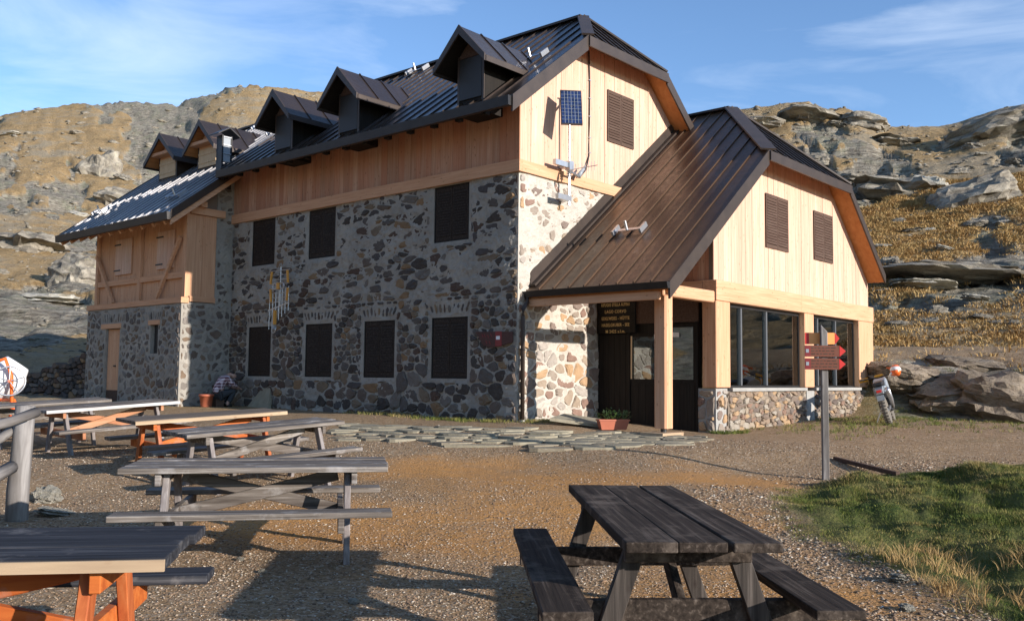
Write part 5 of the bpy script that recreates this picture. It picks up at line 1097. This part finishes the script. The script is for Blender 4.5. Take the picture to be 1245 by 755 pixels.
po.location.z = hz(po.location.x, po.location.y); MB().lathe([(.13, 0), (.14, .02), (.18, .28), (.2, .28), (.2, .34), (.17, .34), (.165, .3)], (0, 0, 0)).build('pot', M['terracotta'], po, True); MB().lathe([(.0, .28), (.16, .3)], (0, 0, 0)).build('soil', M['black'], po)

# ---- crouching person in plaid shirt
pw = Hw(-1.0, 12.15, 0); pz = hz(pw[0], pw[1]); person = empty('person', 'person in plaid shirt and dark trousers crouching with bowed head at the facade', 'person', (pw[0], pw[1], pz), .75)
def skin(name, pts, edges, mat, parent, sub=2, root=0):
    me = bpy.data.meshes.new(name); me.from_pydata([p[:3] for p in pts], edges, []); me.materials.append(mat); o = bpy.data.objects.new(name, me); COL.objects.link(o); o.parent = parent
    m = o.modifiers.new('skin', 'SKIN'); m.use_smooth_shade = True
    for i, p in enumerate(pts):
        r = p[3]; me.skin_vertices[0].data[i].radius = (r, p[4] if len(p) > 4 else r)
    me.skin_vertices[0].data[root].use_root = True
    s_ = o.modifiers.new('sub', 'SUBSURF'); s_.levels = sub; s_.render_levels = sub; return o
bp = [(0, 0, .34, .13), (.03, 0, .50, .115), (.12, 0, .66, .125), (.22, 0, .78, .13), (.31, 0, .85, .055), (.38, 0, .87, .06), (.45, 0, .84, .09), (.50, 0, .78, .075),
      (.22, .17, .76, .055), (.34, .22, .62, .042), (.52, .14, .52, .033), (.58, .10, .50, .03), (.22, -.17, .76, .055), (.34, -.22, .62, .042), (.52, -.14, .52, .033), (.58, -.10, .50, .03),
      (.08, .12, .32, .09), (.42, .17, .44, .065), (.25, .15, .12, .048), (.22, .15, .05, .045), (.34, .15, .03, .035), (.08, -.12, .32, .09), (.42, -.17, .44, .065), (.25, -.15, .12, .048), (.22, -.15, .05, .045), (.34, -.15, .03, .035)]
be = [(0, 1), (1, 2), (2, 3), (3, 4), (4, 5), (5, 6), (6, 7), (3, 8), (8, 9), (9, 10), (10, 11), (3, 12), (12, 13), (13, 14), (14, 15), (0, 16), (16, 17), (17, 18), (18, 19), (19, 20), (0, 21), (21, 22), (22, 23), (23, 24), (24, 25)]
body = skin('body', bp, be, M['skin'], person)
sh = [(-.01, 0, .33, .155), (.03, 0, .50, .14), (.12, 0, .66, .15), (.22, 0, .78, .15), (.28, 0, .82, .08), (.22, .17, .76, .075), (.34, .22, .62, .062), (.5, .15, .53, .048), (.22, -.17, .76, .075), (.34, -.22, .62, .062), (.5, -.15, .53, .048)]
skin('plaid_shirt', sh, [(0, 1), (1, 2), (2, 3), (3, 4), (3, 5), (5, 6), (6, 7), (3, 8), (8, 9), (9, 10)], M['plaid'], person)
tr_ = [(0.02, 0, .30, .15), (.1, .12, .32, .105), (.43, .17, .44, .08), (.25, .15, .1, .065), (.1, -.12, .32, .105), (.43, -.17, .44, .08), (.25, -.15, .1, .065)]
skin('trousers', tr_, [(0, 1), (1, 2), (2, 3), (0, 4), (4, 5), (5, 6)], M['trouser'], person)
skin('hair', [(.36, 0, .91, .05), (.42, 0, .92, .075), (.48, 0, .88, .07)], [(0, 1), (1, 2)], M['hair'], person)
for sy in (-1, 1):
    skin('boot', [(.2, sy*.15, .06, .055), (.28, sy*.15, .045, .05), (.37, sy*.15, .035, .04)], [(0, 1), (1, 2)], M['black'], person, 1)
    for k in range(5):
        a = (k-2)*.022; skin('finger' if k < 4 else 'thumb', [(.58, sy*.10+a, .50, .010), (.62, sy*.10+a*1.2, .485, .009), (.645, sy*.10+a*1.2, .465, .008)], [(0, 1), (1, 2)], M['skin'], person, 1)
MB().lathe([(.012, 0), (.012, .02)], (.515, 0, .80), (1, 0, -.3), 8).build('nose', M['skin'], person)
for sy in (-1, 1): MB().lathe([(.008, 0), (.008, .012)], (.51, sy*.03, .83), (1, 0, -.3), 8).build('eye', M['black'], person); MB().lathe([(.02, 0), (.015, .012)], (.44, sy*.09, .84), (0, sy, 0), 8).build('ear', M['skin'], person)
MB().box(-.08, .14, -.14, .14, 0, .2).build('low_stool', M['shutter_sun'])
bpy.data.objects['low_stool'].location = person.location; bpy.data.objects['low_stool'].rotation_euler = (0, 0, .75); tag(bpy.data.objects['low_stool'], 'low dark wooden block the crouching person sits on', 'stool')

# ---- cement mixer at the left edge
mq = pix(8, 463, 17.5); mx_, my_ = mq[0], mq[1]; mz_ = hz(mx_, my_)
cm = empty('cement_mixer', 'small cement mixer with white drum, orange frame and spoked handwheel at the left edge', 'cement mixer', (mx_, my_, mz_), .35); zc = mq[2]-mz_
MB().lathe([(.1, -.38), (.26, -.34), (.34, -.1), (.34, .08), (.24, .34), (.22, .36), (.2, .34), (.3, .08)], (-.05, .15, zc+.05), (.55, .1, .8), 22).build('drum', M['white'], cm, True)
MB().tube([(-.45, .1, .0), (-.4, .1, zc-.1), (-.3, -.2, zc+.3), (0, -.26, zc+.42), (.12, -.26, zc+.1), (.14, -.24, zc-.5), (.1, -.1, 0)], .035, 8).build('yoke', M['orangep'], cm, True)
for a, b in (((-.4, -.3, 0), (-.2, .1, zc-.35)), ((.35, -.35, 0), (.12, -.2, zc-.35)), ((.35, .5, 0), (.1, .2, zc-.35)), ((-.2, .1, zc-.36), (.14, -.2, zc-.36))): MB().tube([a, b], .03, 8).build('frame_leg', M['orangep'], cm)
hwl = MB().torus((.1, -.36, zc), (.15, -1, .05), .27, .016, 32, 8).build('handwheel', M['steel'], cm, True)
for k in range(5): a = k*2*PI/5+.3; MB().tube([(.1, -.36, zc), (.1+.265*math.cos(a), -.36+.04*math.cos(a), zc+.265*math.sin(a))], .011, 6).build('spoke', M['steel'], hwl)
MB().tube([(.1, -.37, zc), (.1, -.2, zc)], .03, 8).build('hub', M['orangep'], cm)
MB().box(-.35, -.1, -.1, .15, zc-.62, zc-.3).build('motor_box', M['white'], cm)

# ---- dry-stone retaining wall left of the small wing
rw = empty('retaining_wall', 'low sloping dry-stone wall running from the small wing to the left, its end in sunlight', 'stone wall', tuple(Hw(WU+.05, WVE+.01, 0)), YAW+.10); 
S = HS; rs = random.Random(5); topf = lambda x: 1.75-x*.19
for poly in voronoi(0, 6.6, -.4, 1.8, lambda x, y: .2, 1.8, 51, 1.0):
    c = np.mean(poly, 0)
    if c[1] > topf(c[0]): continue
    Q, c = stone_shape(poly, .006, rs, .15); dq_ = rs.uniform(.0, .08); n = len(Q)
    V = [(0-c[0]*0, 0, 0)]*0; P0 = [(-dq_+.0, q_[0]-c[0], q_[1]-c[1]) for q_ in (Q-c)*.85+c]; P1 = [(.05, q_[0]-c[0], q_[1]-c[1]) for q_ in Q]; P2 = [(.4, q_[0]-c[0], q_[1]-c[1]) for q_ in Q]
    V = [tuple(np.array(p)*S) for p in P0+P1+P2]; F_ = [tuple(range(n))[::-1]]+[(i, (i+1) % n, n+(i+1) % n, n+i)[::-1] for i in range(n)]+[(n+i, n+(i+1) % n, 2*n+(i+1) % n, 2*n+i)[::-1] for i in range(n)]+[tuple(range(2*n, 3*n))]
    make_obj('stone', V, F_, M['stone'], rw, loc=(c[0]*0, c[0]*S, (c[1]+.5)*S))
S = 1.0

# ---- TV antennas on the facade
def rods(mb, pts, r): 
    for a, b in pts: mb.tube([a, b], r, 5)
aq = raw(341, 348, 'u', -.45); an = hut_thing('tv_antenna', 'grid television antenna with four orange end clips on the stone facade', 'antenna', *aq)
S = HS
MB().tube([(0, 0, -.62), (0, 0, .62)], .018, 8).build('mast', M['steel'], an)
rods_mb = MB()
for k in range(8):
    z_ = -.5+k*.143; rods_mb.tube([(-.02, -.5, z_), (-.02, .5, z_)], .009, 5)
g_ = rods_mb.build('reflector_rods', M['steel'], an); g_['kind'] = 'stuff'
for sy in (-1, 1):
    for sz in (-1, 1): MB().beam((-.05, sy*.47, sz*.08), (-.05, sy*.42, sz*.48), .06, .05, (1, 0, 0)).build('end_clip', M['orangeplate'], an)
for sy in (-1, 1): MB().torus((-.08, sy*.2, 0), (1, 0, 0), .1, .015, 16, 6).build('dipole_loop', M['steel'], an)
MB().box(-.12, -.04, -.08, .06, -.1, .1).build('feed_box', M['orangeplate'], an); MB().tube([(0, 0, -.3), (.45, 0, -.3)], .015, 6).build('wall_arm', M['steel'], an); MB().tube([(0, 0, .3), (.45, 0, .3)], .015, 6).build('wall_arm', M['steel'], an)
aq2 = raw(340, 373, 'u', -.45); an2 = hut_thing('rod_antenna', 'comb-like antenna of upright rods hanging just under the grid antenna', 'antenna', *aq2)
MB().beam((0, .62, -.1), (0, -.5, .12), .03, .03).build('boom', M['steel'], an2)
for k in range(7): y_ = .56-k*.17; zc_ = -.08+k*.035; MB().tube([(0, y_, zc_-.62+.06*k), (0, y_, zc_+.5)], .010, 6).build('rod', M['steel'], an2)
MB().torus((0, .3, -.72), (1, 0, 0), .1, .012, 18, 6).build('loop', M['steel'], an2); MB().box(-.05, .03, .2, .27, -.55, -.1).build('balun', M['orangeplate'], an2); MB().tube([(0, 0, .1), (.45, 0, .1)], .015, 6).build('wall_arm', M['steel'], an2); MB().box(-.06, .04, .2, .34, -.7, -.6).build('junction_box', M['greyp'], an2)

# ---- solar mast on the sunny gable
mq_ = raw(692, 205, 'v', -.34); mst = hut_thing('solar_mast', 'thin steel mast with a small tilted blue solar panel on the sunlit gable', 'solar panel', mq_[0], -.34, 0)
zt = raw(694, 110, 'v', -.34)[2]; zb_ = raw(692, 250, 'v', -.34)[2]
MB().tube([(0, 0, zb_), (0, 0, zt-.1)], .028, 8).build('mast', M['steel'], mst)
c1 = raw(682.5, 151, 'v', -.5); 
mo = np.array([mq_[0], -.34, 0])
pc = [raw(682.5, 151, 'v', -.60)-mo, raw(708.5, 152, 'v', -.98)-mo, raw(706, 110, 'v', -.80)-mo, raw(681, 109.5, 'v', -.42)-mo]
nn_ = np.cross(pc[1]-pc[0], pc[3]-pc[0]); nn_ /= np.linalg.norm(nn_)
pc[2] = pc[1]+(pc[3]-pc[0])
MB().prism(pc, -nn_*.05).build('panel_frame', M['trim'], mst)
cc_ = sum(pc)/4; pi_ = [cc_+(p-cc_)*.94+nn_*.002 for p in pc]; MB().prism(pi_, nn_*.004).build('solar_panel', M['solar'], mst)
for i in range(1, 6): t_ = i/6; MB().beam(pi_[0]*(1-t_)+pi_[1]*t_+nn_*.007, pi_[3]*(1-t_)+pi_[2]*t_+nn_*.007, .008, .002, nn_).build('cell_line', M['greyp'], mst)
for i in range(1, 9): t_ = i/9; MB().beam(pi_[0]*(1-t_)+pi_[3]*t_+nn_*.009, pi_[1]*(1-t_)+pi_[2]*t_+nn_*.009, .005, .002, nn_).build('cell_line', M['greyp'], mst)
MB().beam((0, 0, zt-.3), cc_, .05, .05).build('panel_arm', M['steel'], mst)
MB().beam((-.1, 0, zt-.12), (.2, 0, zt-.08), .05, .03).build('top_bracket', M['steel'], mst)
zA = raw(692, 203, 'v', -.34)[2]; zB = raw(692, 243, 'v', -.34)[2]
for z_ in (zA, zB): MB().box(-.62 if z_ == zA else -.5, .06, -.04, .06, z_-.04, z_+.1).build('wall_bracket', M['steel'], mst); MB().box(-.06, .08, .04, .33, z_-.02, z_+.05).build('wall_arm', M['steel'], mst)
for k in range(3): MB().torus((0, 0, zA-.12-k*.06), (0, 0, 1), .06, .014, 14, 6).build('clamp', M['steel'], mst)
MB().box(-.09, .09, -.09, .07, zA-.1, zA+.14).build('clamp_block', M['steel'], mst)
yg = hut_thing('yagi_antenna', 'short horizontal antenna clamped low on the solar mast, pointing away from the gable', 'antenna', mq_[0], -.34, zA-.12)
MB().tube([(-.05, -.05, 0), (.55, .05, -.06)], .03, 8).build('boom', M['steel'], yg); MB().tube([(.45, .03, -.05), (.78, .06, .28)], .07, 10, .03).build('horn', M['pale_wood'] if False else M['greyp'], yg, True)
for k in range(9): y_ = -.1-k*.1; MB().tube([(-.1, y_, -.12), (-.1, y_, .12)], .006, 5).build('element', M['steel'], yg)
MB().tube([(-.1, 0, 0), (-.1, -1.0, 0)], .012, 6).build('director_boom', M['steel'], yg)
cb = [raw(716, 62, 'v', -.08), raw(717, 100, 'v', -.06), raw(716.5, 150, 'v', -.06), raw(716, 190, 'v', -.06), raw(712, 207, 'v', -.1), raw(706, 214, 'v', -.25)]
ca = hut_thing('wall_cable', 'black cable clipped vertically to the sunlit gable boards', 'cable', 0, 0, 0)
MB().tube(cb, .022, 6).build('cable', M['cable'], ca, True)
for py in (75, 98, 120, 142, 168, 186): q = raw(716.7, py, 'v', -.06); MB().box(q[0]-.04, q[0]+.04, -.09, -.03, q[2]-.012, q[2]+.012).build('cable_clip', M['steel'], ca)

# ---- silver brackets standing on the roofs
def roof_bracket(px, py, plane, label, big=1.0):
    z0, u0, s_ = plane; d = ray(px, py); O0 = np.array([.14, 22.87, 0]); e = EYE-O0; ub = d@B_; t = (z0+s_*(e@B_-u0)-1.5)/(d[2]-s_*ub); q = e+d*t; u, v, z_ = q@B_, q@A_, z0+s_*(q@B_-u0)+.06
    r = hut_thing('roof_bracket', label, 'bracket', u, v, z_, group='silver mounting brackets on the roof'); r.rotation_euler = (0, -math.atan(s_), 0); r.rotation_euler = (Matrix.Rotation(YAW, 3, 'Z')@Matrix.Rotation(-math.atan(s_), 3, 'Y')).to_euler()
    for sy in (-1, 1): MB().box(-.05*big, .32*big, sy*.42*big-.03, sy*.42*big+.03, 0, .13*big).build('foot', M['steel'], r)
    MB().box(.05*big, .16*big, -.42*big, .42*big, .06, .075).build('cross_plate', M['steel'], r); MB().tube([(.1, .05, .05), (.16, .05, .3*big)], .035, 8).build('stub', M['steel'], r)
AP = (AZE, AE, ASL); MP_ = (ZE, EL, SL); WP = (WZE, WE, WSL)
for px, py, pl_, lb in ((763, 287, AP, 'silver bracket in the middle of the annex roof slope'), (645, 76, MP_, 'silver bracket near the gable end of the main roof'), (505, 91, MP_, 'silver bracket high on the main roof between two dormers'), (334, 165, MP_, 'silver bracket on the main roof just left of the leftmost dark dormer'), (315, 158, MP_, 'leftmost silver bracket high on the main roof near its far end'), (212, 243, WP, 'silver bracket on the low roof below the two pale-shuttered dormers'), (120, 262, WP, 'silver bracket at the far left verge of the low roof')): roof_bracket(px, py, pl_, lb)
# ---- arrow sign on the facade corner
q = raw(606, 410, 'u', -.06); ws_ = hut_thing('wall_arrow_sign', 'weathered red-brown arrow board pointing left on the stone facade near the downpipe', 'sign', -.06, q[1], q[2])
MB().prism([(0, .78, .16), (0, -.5, .13), (0, -.5, -.13), (0, -.1, -.22), (0, .25, -.26), (0, .5, -.2)], (-.03, 0, 0)).build('board', M['dullsign'], ws_)
MB().box(-.034, -.03, -.14, .08, -.23, .15).build('red_band', M['maroon'], ws_); MB().box(-.037, -.034, -.08, .05, -.06, .03).build('white_band', M['white'], ws_)
for k, (y_, z_) in enumerate(((.5, .05), (.42, .05), (.3, .03), (.2, .06), (.36, -.12), (.24, -.13))): MB().beam((-.034, y_, z_-.04), (-.034, y_+.05, z_+.04), .02, .006, (1, 0, 0)).build('red_lettering', M['maroon'], ws_)
S = 1.0

# ---- enduro motorcycle seen from behind, leaning on its stand
bx_, by_, bz_ = onground(1082, 516, .6); print('bike', bx_, by_, bz_)
bk = empty('motorcycle', 'muddy grey enduro motorcycle parked on its stand by the annex corner', 'motorcycle', (bx_, by_, bz_)); hd = math.radians(64)
bk.rotation_euler = (Matrix.Rotation(hd, 3, 'Z')@Matrix.Rotation(math.radians(-15), 3, 'X')).to_euler()
R_ = .33
def wheel(name, x, w, y=0, ax=(0, 1, 0)):
    t_ = MB().torus((x, y, R_), ax, R_-w*.55, w*.55, 32, 10).build(name, M['mud'], bk, True)
    kn_ = MB()
    for k in range(26):
        a = 2*PI*k/26
        for o_ in (-.35, 0, .35):
            c = np.array([x+(R_-.005)*math.cos(a+o_*.2), y+o_*w, R_+(R_-.005)*math.sin(a+o_*.2)]); d = np.array([math.cos(a), 0, math.sin(a)]); kn_.beam(c-d*.01, c+d*.014, .028, .022, (0, 1, 0))
    k_ = kn_.build('tyre_knobs', M['mud'], t_); k_['kind'] = 'stuff'
    MB().torus((x, y, R_), ax, R_-w*1.05, .012, 32, 6).build('rim', M['steel'], t_, True)
    sp = MB()
    for k in range(18): a = 2*PI*k/18; sp.tube([(x, y+(.03 if k % 2 else -.03), R_), (x+(R_-w)*math.cos(a), y, R_+(R_-w)*math.sin(a))], .003, 4)
    o = sp.build('spokes', M['steel'], t_); o['kind'] = 'stuff'
    MB().tube([(x, y-.06, R_), (x, y+.06, R_)], .05, 12).build('hub', M['greyp'], t_)
    return t_
wheel('rear_wheel', 0, .13); wheel('front_wheel', 1.42, .1)
def slabx(name, pts, w, mat, bv=.015): o = MB().prism([(a, -w/2, b) for a, b in pts], (0, w, 0)).build(name, mat, bk); return bevel(o, bv, 2)
slabx('rear_fender', [(-.28, .80), (-.24, .70), (.1, .74), (.3, .82), (.3, .9), (0, .88)], .18, M['greyp'])
slabx('seat', [(-.12, .9), (.3, .87), (.75, .9), (.95, 1.0), (.8, 1.03), (.3, .98), (-.1, .98)], .22, M['black'], .03)
slabx('tank', [(.6, .88), (.95, .7), (1.15, .82), (1.1, 1.02), (.9, 1.08), (.7, 1.02)], .30, M['greyp'], .04)
slabx('engine', [(.45, .28), (.85, .28), (.95, .5), (.85, .72), (.55, .68), (.42, .5)], .28, M['black'], .03)
slabx('side_panel', [(.1, .6), (.5, .6), (.55, .88), (.0, .88)], .27, M['greyp'], .03)
MB().box(-.31, -.27, -.05, .05, .74, .80).build('tail_light', M['red'], bk); MB().box(-.32, -.3, -.08, .08, .56, .68).build('number_plate', M['greyp'], bk)
MB().tube([(.5, -.15, .35), (.2, -.17, .55), (-.18, -.17, .78)], [.03, .05, .06], 12).build('exhaust', M['steel'], bk, True)
MB().tube([(0, .09, .33), (.5, .09, .42)], .03, 8).build('swingarm', M['steel'], bk); MB().tube([(0, -.09, .33), (.5, -.09, .42)], .03, 8).build('swingarm', M['steel'], bk)
for sy in (-1, 1): MB().tube([(1.42, sy*.09, .33), (1.28, sy*.09, .7), (1.12, sy*.09, 1.12)], [.028, .026, .022], 10).build('fork_leg', M['white'] if sy < 0 else M['steel'], bk, True)
MB().prism([(1.1, -.07, .78), (1.7, -.05, .74), (1.7, .05, .74), (1.1, .07, .78)], (0, 0, .02)).build('front_fender', M['white'], bk)
MB().tube([(1.0, -.42, 1.13), (1.06, -.2, 1.12), (1.1, 0, 1.1), (1.06, .2, 1.12), (1.0, .42, 1.13)], .014, 8).build('handlebar', M['black'], bk, True)
for sy in (-1, 1): MB().tube([(1.0, sy*.44, 1.13), (1.02, sy*.31, 1.125)], .02, 8).build('grip', M['rubber'], bk); bevel(MB().box(1.06, 1.09, sy*.36-.11, sy*.36+.11, 1.07, 1.16).build('hand_guard', M['yellow'], bk), .01)
slabx('headlight_mask', [(1.12, .9), (1.24, .92), (1.22, 1.16), (1.12, 1.18)], .22, M['yellow'], .03)
MB().tube([(.4, .12, .35), (.42, .34, .02)], .015, 8).build('side_stand', M['steel'], bk)
hm = empty('helmet', 'orange and white motocross helmet hanging from the right handlebar end', 'helmet', (0, 0, 0)); hp = bk.matrix_basis@Vector((0, 0, 0))
hp = (Matrix.Translation((bx_, by_, bz_))@bk.rotation_euler.to_matrix().to_4x4())@Vector((1.02, -.40, 1.17)); hm.location = hp; hm.rotation_euler = (.3, .2, 2.2); hm.scale = (.85, .85, .85)
sh_ = MB(); prof = [(.02, .15), (.08, .14), (.125, .08), (.14, .0), (.13, -.07), (.11, -.13)]; sh_.lathe(prof, (0, 0, 0), (0, 0, 1), 20); sh_.build('shell', M['orangep'], hm, True)
MB().lathe([(.145, -.02), (.147, .03), (.12, .09), (.118, .088), (.142, .02)], (0, 0, 0), (0, .15, 1), 20).build('white_band', M['white'], hm, True)
MB().prism([(.08, -.09, .08), (.24, -.07, .1), (.24, .07, .1), (.08, .09, .08)], (0, 0, .015)).build('peak', M['orangep'], hm); MB().tube([(.05, -.12, -.1), (.2, 0, -.12), (.05, .12, -.1)], .028, 8).build('chin_bar', M['white'], hm, True)
